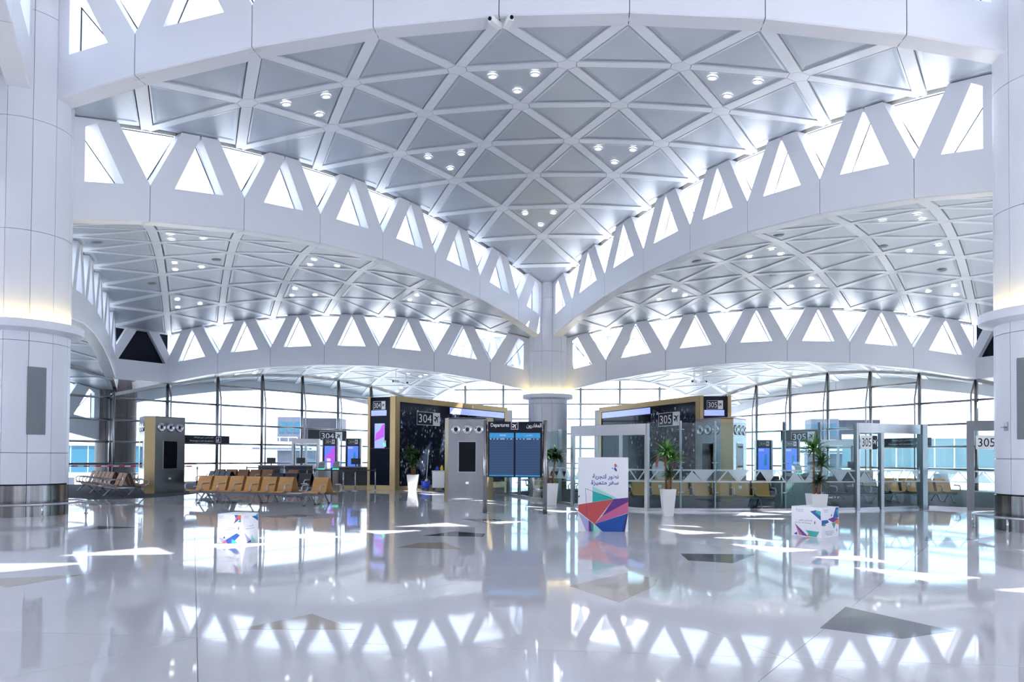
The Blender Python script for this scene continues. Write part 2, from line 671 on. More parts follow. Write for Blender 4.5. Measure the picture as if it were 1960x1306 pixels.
make_ceiling(S / 2, -5 * T3, LV['M'], 0, 'roof beyond the right end of the near hall', False)
for _x, _y, _r, _l in ((0, -8 * T3, 0, 'middle'), (-S, -8 * T3, 0, 'far left'), (S, -8 * T3, 0, 'far right'), (-S / 2, -7 * T3, pi, 'left'), (S / 2, -7 * T3, pi, 'right')):
    make_ceiling(_x, _y, LV['M'], _r, 'unseen roof added behind the viewer to shut out sky light, ' + _l, False)  # unseen roofs added to stop sky light flooding in from behind
make_ceiling(S, -4 * T3, LV['A'], pi, 'unseen lower roof added right of the near hall to block sun', False)  # out-of-view roof put in to hold back the sun
make_ceiling(-S, -4 * T3, LV['A'], pi, 'lower roof to the left of the near hall', False)

# ================================================================== arch beams with triangle windows above
FH, WH = 1.08, 1.76
FRONT, BACK, PANE = 0.24, -0.28, -0.19
win_no = [0]


def arch_strip(p, q, n, zlow, label, wlabel, s0=0.26, s1=7.74, trunc0=False, trunc1=False, windows=True, drop=0.0, bot=FH):
    """beam from p to q (2-D), n points to the higher vault; stations in units of P"""
    u = (q - p) / S
    n = Vector(n).normalized()

    def zpar(s):
        return zlow - ((s - 4) * P) ** 2 / (2 * RS)

    def zpoly(s):
        k = min(max(math.floor(s), 0), 7)
        t = s - k
        return zpar(k) * (1 - t) + zpar(k + 1) * t

    def pt(s, z, off):
        xy = p + u * (s * P) + n * off
        return Vector((xy.x, xy.y, z))

    beam = empty('arch_beam', (0, 0, 0), 0, label, None, None, 'structure')
    st = [s0 if not trunc0 else 1] + list(range(2 if trunc0 else 1, 7 if trunc1 else 8)) + [s1 if not trunc1 else 7]
    g = 0.010 / P
    for a, b in zip(st, st[1:]):
        a2, b2 = a + g, b - g
        m = MB()
        ch = 0.03
        prof = [(FRONT, ch), (FRONT, bot), (BACK, bot), (BACK, 0.0), (FRONT - ch, 0.0)]
        m.hexa([pt(a2, zpoly(a2) - drop + h, o) for o, h in prof], [pt(b2, zpoly(b2) - drop + h, o) for o, h in prof])
        m.build('fascia_panel', 'white_panel', beam)
    m = MB()
    for a, b in zip(st, st[1:]):
        prof = [(FRONT - 0.02, 0.02), (FRONT - 0.02, bot - 0.02), (BACK + 0.02, bot - 0.02), (BACK + 0.02, 0.02)]
        m.hexa([pt(a, zpoly(a) - drop + h, o) for o, h in prof], [pt(b, zpoly(b) - drop + h, o) for o, h in prof])
    m.build('beam_core', 'dark_gap', beam)
    if not windows:
        return beam
    win_no[0] += 1
    win = empty('window_%d' % win_no[0], (0, 0, 0), 0, wlabel, None, None, 'structure')

    def sv(s, v, off):
        return pt(s, zpoly(s) * (1 - v) + zpar(s) * v + FH + WH * v, off)

    lo, hi = (1 if trunc0 else 0.40), (7 if trunc1 else 7.60)
    for k in range(1, 8):
        for sg in (-1, 1):
            if (sg < 0 and k == 1 and trunc0) or (sg > 0 and k == 7 and trunc1):
                continue
            poly = [(0.0, 0), (0.24, 0), (0.49, 0.94), (0.49, 1.0), (0.30, 1.0)]
            poly = [(k + sg * a, v) for a, v in poly]
            MB().hexa([sv(a, v, FRONT) for a, v in poly], [sv(a, v, BACK) for a, v in poly]).build('strut', 'white_panel', win)
        if 1 <= k:
            if (k == 1 and trunc0) or (k == 7 and trunc1):
                tri = [(k, 0.02), (k + (0.3 if k == 1 else 0.0), 0.99), (k - (0.3 if k == 7 else 0.0), 0.99)]
            else:
                tri = [(k, 0.02), (k + 0.31, 0.99), (k - 0.31, 0.99)]
            add_pane(win, tri, sv)
        if k < 7:
            add_pane(win, [(k + 0.235, 0.0), (k + 0.765, 0.0), (k + 0.5, 0.96)], sv)
    if not trunc0:
        add_pane(win, [(0.765, 0.0), (0.42, 0.86), (0.42, 0.0)], sv)
        a, b = s0, 0.42
        MB().hexa([sv(a, 0, FRONT), sv(b, 0, FRONT), sv(b, 1, FRONT), sv(a, 1, FRONT)], [sv(a, 0, BACK), sv(b, 0, BACK), sv(b, 1, BACK), sv(a, 1, BACK)]).build('end_post', 'white_panel', win)
        MB().hexa([sv(0.42, 0.86, FRONT), sv(0.51, 0.94, FRONT), sv(0.51, 1, FRONT), sv(0.42, 1, FRONT)],
                  [sv(0.42, 0.86, BACK), sv(0.51, 0.94, BACK), sv(0.51, 1, BACK), sv(0.42, 1, BACK)]).build('end_gusset', 'white_panel', win)
    if not trunc1:
        add_pane(win, [(7.235, 0.0), (7.58, 0.0), (7.58, 0.86)], sv)
        a, b = 7.58, s1
        MB().hexa([sv(a, 0, FRONT), sv(b, 0, FRONT), sv(b, 1, FRONT), sv(a, 1, FRONT)], [sv(a, 0, BACK), sv(b, 0, BACK), sv(b, 1, BACK), sv(a, 1, BACK)]).build('end_post', 'white_panel', win)
        MB().hexa([sv(7.58, 0.86, FRONT), sv(7.49, 0.94, FRONT), sv(7.49, 1, FRONT), sv(7.58, 1, FRONT)],
                  [sv(7.58, 0.86, BACK), sv(7.49, 0.94, BACK), sv(7.49, 1, BACK), sv(7.58, 1, BACK)]).build('end_gusset', 'white_panel', win)
    return beam


def add_pane(win, tri, sv):
    MB().hexa([sv(a, v, PANE) for a, v in tri], [sv(a, v, PANE - 0.02) for a, v in tri]).build('window_pane', 'clerestory_glass', win)
    cen = (sum(a for a, v in tri) / 3, sum(v for a, v in tri) / 3)
    m = MB()
    r0 = [Vector(sv(a, v, PANE + 0.012)) for a, v in tri]
    c3 = sum(r0, Vector((0, 0, 0))) / 3
    # inner outline of a thin gasket, moved in by a fixed width
    inn = []
    for k in range(3):
        a, b, c = r0[k - 1], r0[k], r0[(k + 1) % 3]
        d = ((a - b).normalized() + (c - b).normalized())
        half = (a - b).normalized().angle((c - b).normalized()) / 2
        inn.append(b + d.normalized() * (0.035 / max(0.2, sin(half))))
    for k in range(3):
        l = (k + 1) % 3
        m.face([r0[k], r0[l], inn[l], inn[k]])
    m.build('gasket', 'gasket_dark', win)


c30, s30 = sqrt(3) / 2, 0.5
arch_strip(pL, pR, (0, -1), LV['M'], 'wide white arch beam crossing the top of the hall', 'strip of triangle windows above the near arch beam')
arch_strip(pC, pL, (c30, -s30), LV['A'], 'white arch beam running from left column to middle column', 'triangle window strip down the left side of the big vault')
arch_strip(pC, pR, (-c30, -s30), LV['A'], 'white arch beam running from right column to middle column', 'sunlit triangle window strip down the right side of the big vault')
arch_strip(pC, pD, (0, -1), LV['A2'], 'low white arch beam above the gate 304 lounge', 'triangle window strip above the gate 304 lounge', trunc1=True)
arch_strip(pC, pE, (0, -1), LV['A2'], 'low white arch beam above the gate 305 lounge', 'triangle window strip above the gate 305 lounge', trunc1=True)
arch_strip(pL, pD, (c30, s30), LV['A2'], 'white arch beam past the left column, seen sharply from the side', 'narrow-looking triangle window strip past the left column', trunc1=True)
arch_strip(pR, pE, (-c30, s30), LV['A2'], 'white arch beam hidden mostly by the right column', 'triangle window strip behind the right column', trunc1=True)
arch_strip(pL, pQ, (c30, s30), LV['M'], 'white arch beam leaving the left column toward the viewer', 'triangle window strip above the viewer on the left')
arch_strip(pR, pQ, (-c30, s30), LV['M'], 'white arch beam leaving the right column toward the viewer', 'triangle window strip above the viewer on the right')
arch_strip(pC, pF, (c30, s30), LV['A2'], 'arch beam running back from the middle column on the left', 'window strip running back from the middle column on the left')
arch_strip(pC, pG, (-c30, s30), LV['A2'], 'arch beam running back from the middle column on the right', 'window strip running back from the middle column on the right')
for a, b, nn, lab in ((pD, pF, (-c30, s30), 'outer roof edge beam beyond the gate 304 windows'), (pE, pG, (c30, s30), 'outer roof edge beam beyond the gate 305 windows')):
    arch_strip(a, b, nn, LV['A2'], lab, '', windows=False, drop=0.55, bot=1.0, s0=0.0, s1=8.0)

arch_strip(pD, pL + pD - pC, (c30, -s30), LV['A2'] - STEP, 'outdoor arch beam seen dark through the glass past the left column', 'outdoor triangle window strip past the left column')


def corner_facet(a, b, n, label, wl):
    """cut-off corner between two arch ends: plain beam piece with a dark glazed triangle over it"""
    z = LV['A2'] - (3 * P) ** 2 / (2 * RS)
    beam = empty('arch_beam', (0, 0, 0), 0, label, None, None, 'structure')
    n = Vector(n)
    a, b = a + n * FRONT, b + n * FRONT
    e = (b - a).normalized() * 0.012

    def q(p, h, o):
        w = p + n * o
        return (w.x, w.y, z + h)
    MB().hexa([q(a + e, 0, 0), q(b - e, 0, 0), q(b - e, FH, 0), q(a + e, FH, 0)], [q(a + e, 0, -0.5), q(b - e, 0, -0.5), q(b - e, FH, -0.5), q(a + e, FH, -0.5)]).build('fascia_panel', 'white_panel', beam)
    win_no[0] += 1
    win = empty('window_%d' % win_no[0], (0, 0, 0), 0, wl, None, None, 'structure')
    m = (a + b) / 2
    MB().hexa([q(a, FH, -0.30), q(b, FH, -0.30), q(b, FH + 1.75, -0.30), q(a, FH + 1.75, -0.30)], [q(a, FH, -0.32), q(b, FH, -0.32), q(b, FH + 1.75, -0.32), q(a, FH + 1.75, -0.32)]).build('window_pane', 'navy_glass', win)
    for p, r in ((a, 1), (b, -1)):
        t = (b - a) * r
        poly = [(p, 0), (p + t * 0.08, 0), (p + t * 0.40, 1.75), (p + t * 0.22, 1.75), (p, 0.5)]
        MB().hexa([q(w, FH + h, -0.02) for w, h in poly], [q(w, FH + h, -0.28) for w, h in poly]).build('strut', 'white_panel', win)


corner_facet(pC + (pD - pC) * 7 / 8, pL + (pD - pL) * 7 / 8, (c30, -s30), 'short plain beam piece at the left window corner', 'dark triangular corner window at the left')
corner_facet(pC + (pE - pC) * 7 / 8, pR + (pE - pR) * 7 / 8, (-c30, -s30), 'short plain beam piece at the right window corner', 'dark triangular corner window at the right')

# ================================================================== columns
CR = 1.06
COL_Z = [0.82, 1.62, 4.45, 7.25, 10.1, 12.9, 15.4]
sector = {}
for za, zb in zip(COL_Z, COL_Z[1:]):
    m = MB()
    g = 0.010 / CR
    a0, a1 = g / 2, 2 * pi / 12 - g / 2
    nn = 4
    out0 = [(CR * cos(a0 + (a1 - a0) * k / nn), CR * sin(a0 + (a1 - a0) * k / nn)) for k in range(nn + 1)]
    inn0 = [(x * 0.97, y * 0.97) for x, y in out0][::-1]
    m.prism(out0 + inn0, za + 0.006, zb - 0.006)
    sector[za] = smooth_by_angle(m.mesh('cladding_panel', 'white_panel'), 0.4)
m = MB()
a0, a1 = 0.006, 2 * pi / 12 - 0.006
out0 = [((CR + 0.012) * cos(a0 + (a1 - a0) * k / 4), (CR + 0.012) * sin(a0 + (a1 - a0) * k / 4)) for k in range(5)]
m.prism(out0 + [(x * 0.96, y * 0.96) for x, y in out0][::-1], 0.0, 0.79)
base_sector = smooth_by_angle(m.mesh('steel_base', 'steel_reflection_streaks'), 0.4)
core_me = MB().lathe([(CR - 0.035, 0.0), (CR - 0.035, 15.2)], 36).mesh('core', 'dark_gap', True)
tray_me = MB().lathe([(CR - 0.01, 4.68), (1.34, 4.74), (1.37, 4.76), (1.37, 4.96), (1.33, 4.96), (1.33, 4.80), (CR - 0.01, 4.80)], 48, cap=False).mesh('uplight_tray', 'white_panel')
smooth_by_angle(tray_me, 0.5)
strip_me = MB().lathe([(1.17, 4.805), (1.24, 4.805), (1.24, 4.83), (1.17, 4.83), (1.17, 4.805)], 36, cap=False).mesh('light_strip', 'warm_strip')
rail_pts = [(1.50 * cos(2 * pi * k / 48), 1.50 * sin(2 * pi * k / 48), 0.33) for k in range(49)]
rail_me = MB().tube(rail_pts, 0.028, 8, cap=False).mesh('rail', 'chrome', True)
post_me = MB().tube([(1.50, 0, 0.33), (1.50, 0, 0.02)], 0.024, 8).lathe([(0.05, 0), (0.05, 0.02)], 12, c=(1.50, 0)).mesh('rail_post', 'chrome', True)


def make_column(p, label, phase, rows, rail=True, dark=False):
    o = empty('column', (p.x, p.y, 0), phase, label, 'column', None, 'structure')
    link('core', core_me, o)
    for k in range(12):
        link('steel_base', base_sector, o, None, 2 * pi * k / 12)
        for za in COL_Z[:-1]:
            if za < rows:
                link('cladding_panel', sector[za], o, None, 2 * pi * k / 12)
    link('uplight_tray', tray_me, o)
    link('light_strip', strip_me, o)
    if rail:
        r = empty('bumper_rail', (p.x, p.y, 0), phase, 'low tubular bumper rail around ' + label.split(' ', 1)[1], 'rail')
        link('rail', rail_me, r)
        for k in range(6):
            link('rail_post', post_me, r, None, 2 * pi * k / 6 + 0.2)
    return o


def wall_grille(p, ang, z0, z1, half, label):
    r = CR + 0.004
    o = empty('wall_grille', (p.x, p.y, 0), ang, label, 'grille')
    m = MB()
    n = 6
    ao = [-half / CR + 2 * half / CR * k / n for k in range(n + 1)]
    poly = [(r * cos(a), r * sin(a)) for a in ao] + [((r + 0.012) * cos(a), (r + 0.012) * sin(a)) for a in ao[::-1]]
    m.prism(poly, z0, z1)
    m.build('backing', 'grille_grey', o)
    z = z0 + 0.03
    m = MB()
    while z < z1 - 0.03:
        poly = [((r + 0.012) * cos(a), (r + 0.012) * sin(a)) for a in ao] + [((r + 0.022) * cos(a), (r + 0.022) * sin(a)) for a in ao[::-1]]
        m.prism(poly, z, z + 0.022)
        z += 0.05
    m.build('louvre_blades', 'grille_grey', o)
    o.children[-1]['kind'] = 'stuff'


cam_xy = Vector((2.213, -39.254))


def facing(p):
    d = cam_xy - p
    return atan2(d.y, d.x)


make_column(pC, 'white round column in the middle of the hall', facing(pC) + radians(12), 11)
make_column(pL, 'white round column at the left edge', facing(pL) + radians(6), 15)
make_column(pR, 'white round column at the right edge', facing(pR) + radians(18), 15)
wall_grille(pL, facing(pL) + radians(16), 2.08, 3.80, 0.21, 'tall grey air grille on the left column')
wall_grille(pR, facing(pR) - radians(22), 2.05, 3.85, 0.21, 'tall grey air grille on the right column')
for p, lab in ((pD, 'dark column standing outside the left window corner'), (pE, 'dark column standing outside the right window corner'),
               (pF, 'dark column outside the far end of gate 304'), (pG, 'dark column outside the far end of gate 305')):
    o = empty('column', (p.x, p.y, -5), 0.1, lab, 'column', None, 'structure')
    for k in range(12):
        m = MB()
        a0, a1 = 2 * pi * k / 12 + 0.006, 2 * pi * (k + 1) / 12 - 0.006
        poly = [(CR * cos(a0 + (a1 - a0) * q / 3), CR * sin(a0 + (a1 - a0) * q / 3)) for q in range(4)]
        m.prism(poly + [(x * 0.9, y * 0.9) for x, y in poly[::-1]], 0, 11.6)
        m.build('cladding_panel', 'dark_cladding', o)

# ================================================================== floors
fl = MB()
outline = [(-60, -75), (60, -75), (60, -14), (32, 3), (23.7, -2.75), (22.05, 0), (11.05, 19.15), (-11.05, 19.15), (-22.05, 0), (-23.7, -2.75), (-38, -28), (-60, -40)]
outline = [(-60, -75), (60, -75), (60, -40), (45.2, -40), (23.65, -2.73), (22.05, 0.05), (11.0, 19.2), (-11.0, 19.2), (-22.05, 0.05), (-23.65, -2.73), (-45.2, -40), (-60, -40)]
fl.prism(outline, -0.5, -0.012)
floor = fl.build('floor', 'grout')
tag(floor, 'polished white marble floor with dark and tan inlays', None, None, 'structure')
# large triangular marble slabs
TP = 5.0
TH_ = TP * sqrt(3) / 2
OX, OY = -1.19, -33.25


def inside(poly, x, y):
    c = False
    n = len(poly)
    for i in range(n):
        x0, y0 = poly[i]
        x1, y1 = poly[(i + 1) % n]
        if (y0 > y) != (y1 > y) and x < (x1 - x0) * (y - y0) / (y1 - y0) + x0:
            c = not c
    return c


def tile_mesh(up):
    g = 0.0025
    t = [Vector((0, 0)), Vector((TP, 0)), Vector((TP / 2, TH_))] if up else [Vector((0, 0)), Vector((TP / 2, TH_)), Vector((-TP / 2, TH_))]
    t = inset_tri(t, [g, g, g])
    return MB().prism([(q.x, q.y) for q in t], -0.012, 0.0).mesh('marble_slab', 'marble')


t_up, t_dn = tile_mesh(True), tile_mesh(False)
def near_slab(x, y):
    return -34 < x < 34 and -44 < y < 19.5


rest = MB()
for j in range(-12, 16):
    for i in range(-20, 24):
        for up in (True, False):
            x = OX + (i + (0.5 if j % 2 else 0.0)) * TP
            y = OY + j * TH_
            cx, cy = (x + TP / 2, y + TH_ / 3) if up else (x, y + 2 * TH_ / 3)
            if not inside(outline, cx, cy):
                continue
            d = Vector((cx - 2.1, cy + 39.4))
            ahead = -0.105 * d.x + 0.9945 * d.y
            side = abs(0.9945 * d.x + 0.105 * d.y)
            if ahead > -2 and side < ahead * 0.78 + 4 and cy < 4:
                link('marble_slab', t_up if up else t_dn, floor, (x, y, 0))
            else:
                t = ([Vector((x, y)), Vector((x + TP, y)), Vector((x + TP / 2, y + TH_))] if up
                     else [Vector((x, y)), Vector((x + TP / 2, y + TH_)), Vector((x - TP / 2, y + TH_))])
                t = inset_tri(t, [0.004] * 3)
                if all(inside(outline, q.x, q.y) for q in t):
                    rest.prism([(q.x, q.y) for q in t], -0.012, 0.0)
o = rest.build('marble_slab_field', 'marble', floor)
o['kind'] = 'stuff'
apron = MB().box(-400, 400, -200, 900, -5.2, -5.0).build('apron', 'concrete')
tag(apron, 'pale concrete airport apron outside the windows', None, None, 'structure')


def inlay(pts, material):
    MB().prism(pts, -0.004, 0.0015).build('stone_inlay', material, floor)


for pts, mm in (([(4.40, -32.15), (5.01, -32.47), (5.62, -32.10), (4.99, -31.10)], 'marble_dark'),
                ([(3.75, -26.98), (3.77, -27.78), (4.41, -27.98), (4.97, -26.92)], 'marble_dark'),
                ([(-0.98, -32.92), (0.08, -32.78), (-0.56, -32.20)], 'marble_tan'),
                ([(-1.08, -25.05), (0.14, -25.05), (0.10, -24.46), (-0.63, -24.16)], 'marble_dark'),
                ([(-1.04, -21.14), (-0.22, -22.16), (0.23, -21.37), (-0.3, -21.0)], 'marble_dark'),
                ([(-1.12, -26.98), (0.06, -27.03), (-0.42, -26.08), (-0.9, -26.22)], 'marble_tan'),
                ([(1.99, -30.26), (2.56, -31.20), (3.05, -30.11), (3.12, -29.63), (2.75, -29.13)], 'marble_tan'),
                ([(8.77, -24.37), (9.94, -23.95), (9.19, -23.50)], 'marble_dark'),
                ([(-8.35, -25.15), (-7.55, -24.45), (-8.60, -24.30)], 'marble_dark'),
                ([(-6.2, -21.4), (-5.2, -21.9), (-4.9, -20.9), (-5.6, -20.5)], 'marble_tan'),
                ([(-5.6, -30.9), (-4.7, -31.3), (-4.4, -30.3)], 'marble_tan')):
    inlay(pts, mm)
# dark carpet fields of the two gate lounges
for pts, lab in (([(-15.5, -16.25), (-13.87, -14.6), (-13.6, -13.5), (-13.69, -12.0), (-14.2, -9.0), (-15.2, -6.2), (-16.4, -3.0), (-15.0, 2.0), (-12.0, 8.0), (-10.0, 12.0), (-12.5, 16.5), (-21.9, 0.1), (-23.4, -2.7), (-34, -21), (-22, -24)], 'dark grey carpet of the left gate lounge'),
                 ([(-1.7, -8.2), (1.78, -15.45), (3.97, -17.25), (7.2, -17.05), (10.5, -15.75), (13.3, -14.3), (15, -14), (33, -20), (23.4, -2.7), (21.9, 0.1), (12.5, 16.5), (4.0, 0), (0, -5)], 'dark grey carpet of the right gate lounge behind glass')):
    tag(MB().prism(pts, 0.0005, 0.006).build('carpet_field', 'carpet', floor), lab)

# ================================================================== glass window walls (round posts, rails and clear panes)
BARS = [0.0, 1.07, 2.27, 3.46, 4.66, 5.86, 7.06, 8.26]
CEILS = [(-S / 2, T3, LV['A2']), (S / 2, T3, LV['A2']), (-S, -2 * T3, LV['A2']), (S, -2 * T3, LV['A2']), (0, 2 * T3, LV['A'])]


def ceil_z(p, which):
    cx, cy, z = CEILS[which]
    return z + shell_z(p.x - cx, p.y - cy) - 0.02


mull_cache = {}


def glass_wall(pts, which, inward, label, brace=True, ends=(True, True)):
    win_no[0] += 1
    w = empty('window_%d' % win_no[0], (0, 0, 0), 0, label, None, None, 'structure')
    n = Vector(inward).normalized()
    z = [ceil_z(p, which) for p in pts]
    for k, p in enumerate(pts):
        if (k == 0 and not ends[0]) or (k == len(pts) - 1 and not ends[1]):
            continue
        zt = z[k]
        MB().tube([(p.x, p.y, 0), (p.x, p.y, zt)], 0.095, 10).build('mullion', 'steel_dark', w, True)
        m = MB()
        if brace:
            t = Vector((-n.y, n.x))
            b0 = p + n * 0.40 + t * 0.0
            m.tube([(p.x + n.x * 0.09, p.y + n.y * 0.09, zt - 0.05), (b0.x, b0.y, 4.95), (b0.x, b0.y, 0.0)], 0.045, 8)
            m.build('brace_pipe', 'steel_dark', w, True)
            for zb in BARS[1:5]:
                MB().hexa([(p.x - t.x * 0.05, p.y - t.y * 0.05, zb - 0.05), (p.x + t.x * 0.05, p.y + t.y * 0.05, zb - 0.05), (b0.x + t.x * 0.05, b0.y + t.y * 0.05, zb - 0.05), (b0.x - t.x * 0.05, b0.y - t.y * 0.05, zb - 0.05)],
                          [(p.x - t.x * 0.05, p.y - t.y * 0.05, zb + 0.05), (p.x + t.x * 0.05, p.y + t.y * 0.05, zb + 0.05), (b0.x + t.x * 0.05, b0.y + t.y * 0.05, zb + 0.05), (b0.x - t.x * 0.05, b0.y - t.y * 0.05, zb + 0.05)]).build('bracket', 'steel_dark', w)
    out = -n * 0.11
    for k in range(len(pts) - 1):
        a, b = pts[k], pts[k + 1]
        e = (b - a).normalized() * 0.015
        lev = [0.0] + BARS[1:]
        for i, z0 in enumerate(lev):
            z1 = lev[i + 1] if i + 1 < len(lev) else 99
            za, zb = min(z1, z[k]), min(z1, z[k + 1])
            if z0 > 0.1 and z0 < min(z[k], z[k + 1]):
                q0, q1 = a, b
                MB().tube([(q0.x, q0.y, z0), (q1.x, q1.y, z0)], 0.06, 8).build('transom', 'steel_dark', w, True)
            if za - z0 < 0.02 and zb - z0 < 0.02:
                continue
            p0, p1 = a + out + e, b + out - e
            g = 0.008
            za2, zb2 = max(za - g, z0 + g), max(zb - g, z0 + g)
            q = [(p0.x, p0.y, z0 + g), (p1.x, p1.y, z0 + g), (p1.x, p1.y, zb2), (p0.x, p0.y, za2)]
            MB().hexa(q, [(x - n.x * 0.016, y - n.y * 0.016, zz) for x, y, zz in q]).build('window_pane', 'wall_glass', w)
        # dark head channel under the vault
        h0, h1 = a, b
        MB().hexa([(h0.x - n.x * 0.06, h0.y - n.y * 0.06, z[k] - 0.10), (h1.x - n.x * 0.06, h1.y - n.y * 0.06, z[k + 1] - 0.10), (h1.x + n.x * 0.06, h1.y + n.y * 0.06, z[k + 1] - 0.10), (h0.x + n.x * 0.06, h0.y + n.y * 0.06, z[k] - 0.10)],
                  [(h0.x - n.x * 0.06, h0.y - n.y * 0.06, z[k] + 0.08), (h1.x - n.x * 0.06, h1.y - n.y * 0.06, z[k + 1] + 0.08), (h1.x + n.x * 0.06, h1.y + n.y * 0.06, z[k + 1] + 0.08), (h0.x + n.x * 0.06, h0.y + n.y * 0.06, z[k] + 0.08)]).build('head_channel', 'steel_dark', w)
    return w


def row(a, b, n):
    return [a + (b - a) * k / n for k in range(n + 1)]


for sx, side, gate in ((-1, 'left', '304'), (1, 'right', '305')):
    A7 = Vector((sx * 22.05, 0))
    LD7 = Vector((sx * 23.625, -7 * 0 - P * sqrt(3) / 2))
    F7 = Vector((sx * 11.025, 7 * P * sqrt(3) / 2))
    K7 = LD7 + Vector((sx * -0.5 * -1, -sqrt(3) / 2)) * (7 * P)
    i0 = 0 if sx < 0 else 1
    glass_wall(row(A7, F7, 7), i0, (-sx * c30, -s30), 'tall glass wall with steel posts behind gate ' + gate)
    glass_wall(row(A7, LD7, 1), i0, (-sx * c30, -s30), 'narrow corner glazing at the %s end of the hall' % side, True, (False, True))
    glass_wall(row(LD7, K7, 7), i0 + 2, (-sx * c30, s30), 'glass wall seen past the %s column' % side, True, (False, True))
glass_wall([Vector((x, 7 * P * sqrt(3) / 2)) for x in (-11.025, -7.875, -4.725, -1.575, 1.575, 4.725, 7.875, 11.025)], 4, (0, -1), 'far glass wall behind the middle column', False, (False, False))

# side window strips behind the viewer, plus unseen walls added to cut daylight
pX, pW = Vector((S, -2 * HH)), Vector((-S, -2 * HH))
arch_strip(pR, pX, (-c30, -s30), LV['A'], 'white arch beam outside the view behind the right column', 'triangle window strip outside the view behind the right column')
arch_strip(pL, pW, (c30, -s30), LV['A'], 'white arch beam outside the view behind the left column', 'triangle window strip outside the view behind the left column')


def unseen_wall(name, a, b, h, lab):
    a, b = Vector(a), Vector(b)
    u = (b - a).normalized()
    n = Vector((-u.y, u.x)) * 0.15
    q = [a + n, b + n, b - n, a - n]
    tag(MB().prism([(p.x, p.y) for p in q], 0, h).build(name, 'white_panel'), lab, None, None, 'structure')


unseen_wall('added_wall_back', (-45.2, -62), (45.2, -62), 12.4, 'plain white unseen wall added behind the viewer to cut daylight')
unseen_wall('added_wall_left', (-34.8, -22.2), (-45.2, -40.2), 9.0, 'plain white wall added out of view on the left to cut daylight')
unseen_wall('added_wall_left', (-45.2, -40.2), (-45.2, -62), 11.0, 'plain white corner wall added behind the viewer on the left, cutting daylight')
unseen_wall('added_wall_right', (34.8, -22.2), (45.2, -40.2), 9.0, 'plain white wall added out of view on the right to cut daylight')
unseen_wall('added_wall_right', (45.2, -40.2), (45.2, -62), 11.0, 'plain white corner wall added behind the viewer on the right, cutting daylight')

# ================================================================== air towers (three steel faces, bronze corners, jet nozzles)
Z3 = Vector((0, 0, 1))


def rot2(v, a):
    return Vector((v.x * cos(a) - v.y * sin(a), v.x * sin(a) + v.y * cos(a)))


def air_tower(x, y, rz, h, label):
    o = empty('air_tower', (x, y, 0), rz, label, 'air tower')
    w, c = 1.45, 0.42
    din, dch = (w + 2 * c) / (2 * sqrt(3)), (w + 2 * c) / sqrt(3) - c * sqrt(3) / 2
    for k in range(3):
        an = -pi / 2 + k * 2 * pi / 3
        n = Vector((cos(an), sin(an), 0))
        u = Vector((-n.y, n.x, 0))
        fr = (n * din, u, Z3, n)
        MB().plate([(-w / 2, 0), (w / 2, 0), (w / 2, h), (-w / 2, h)], fr, -0.06, 0).build('steel_face', 'steel', o)
        am = an + pi / 3
        n2 = Vector((cos(am), sin(am), 0))
        u2 = Vector((-n2.y, n2.x, 0))
        MB().plate([(-c / 2, 0), (c / 2, 0), (c / 2, h), (-c / 2, h)], (n2 * dch, u2, Z3, n2), -0.06, 0).build('bronze_corner', 'bronze', o)
        sc = MB().plate([(-0.32, 1.02), (0.32, 1.02), (0.32, 2.14), (-0.32, 2.14)], fr, 0.0, 0.012).build('screen', 'black_glass', o)
        m = MB()
        for a0, a1, b0, b1 in ((-0.34, 0.34, 1.0, 1.02), (-0.34, 0.34, 2.14, 2.16), (-0.34, -0.32, 1.02, 2.14), (0.32, 0.34, 1.02, 2.14)):
            m.plate([(a0, b0), (a1, b0), (a1, b1), (a0, b1)], fr, 0.0, 0.02)
        m.build('screen_frame', 'chrome', sc)
        for q in (-0.44, 0.0, 0.44):
            cz = h - 0.42
            m = MB()
            prof = [(0.185, 0.0), (0.185, 0.035), (0.15, 0.05), (0.125, 0.012), (0.10, 0.03), (0.075, 0.03), (0.07, -0.03)]
            nn = 20
            idx = len(m.v)
            for t in range(nn):
                g = 2 * pi * t / nn
                for r, d in prof:
                    m.v.append(tuple(n * (din + d) + u * (q + r * cos(g)) + Z3 * (cz + r * sin(g))))
            L_ = len(prof)
            for t in range(nn):
                t2 = (t + 1) % nn
                for j in range(L_ - 1):
                    m.f.append((idx + t * L_ + j, idx + t2 * L_ + j, idx + t2 * L_ + j + 1, idx + t * L_ + j + 1))
            nz = m.build('air_nozzle', 'chrome', o, True)
            MB().plate([(q + 0.078 * cos(2 * pi * t / 16), cz + 0.078 * sin(2 * pi * t / 16)) for t in range(16)], fr, 0.002, 0.006).build('nozzle_core', 'black_plastic', nz)
        MB().plate([(-0.06, 0.56), (0.06, 0.56), (0.06, 0.64), (-0.06, 0.64)], fr, 0.0, 0.006).build('notice_plate', 'sign_white', o)
    top = []
    for k in range(3):
        an = -pi / 2 + k * 2 * pi / 3
        n = Vector((cos(an), sin(an)))
        u = Vector((-n.y, n.x))
        top += [n * din - u * w / 2, n * din + u * w / 2]
    MB().prism([(q.x, q.y) for q in top], h - 0.03, h + 0.02).build('top_cap', 'steel_dark', o)
    MB().prism([(q.x * 0.97, q.y * 0.97) for q in top], 0.0, h - 0.03).build('tower_body', 'dark_gap', o)
    return o


air_tower(-2.31, -11.89, 0, 3.03, 'brushed steel air tower with three nozzles behind the departures board')
air_tower(-15.69, -10.83, radians(71), 3.14, 'steel and bronze air tower beside the left seating')
air_tower(7.2, -11.70, -pi / 3, 3.05, 'steel and bronze air tower behind the glass partition')


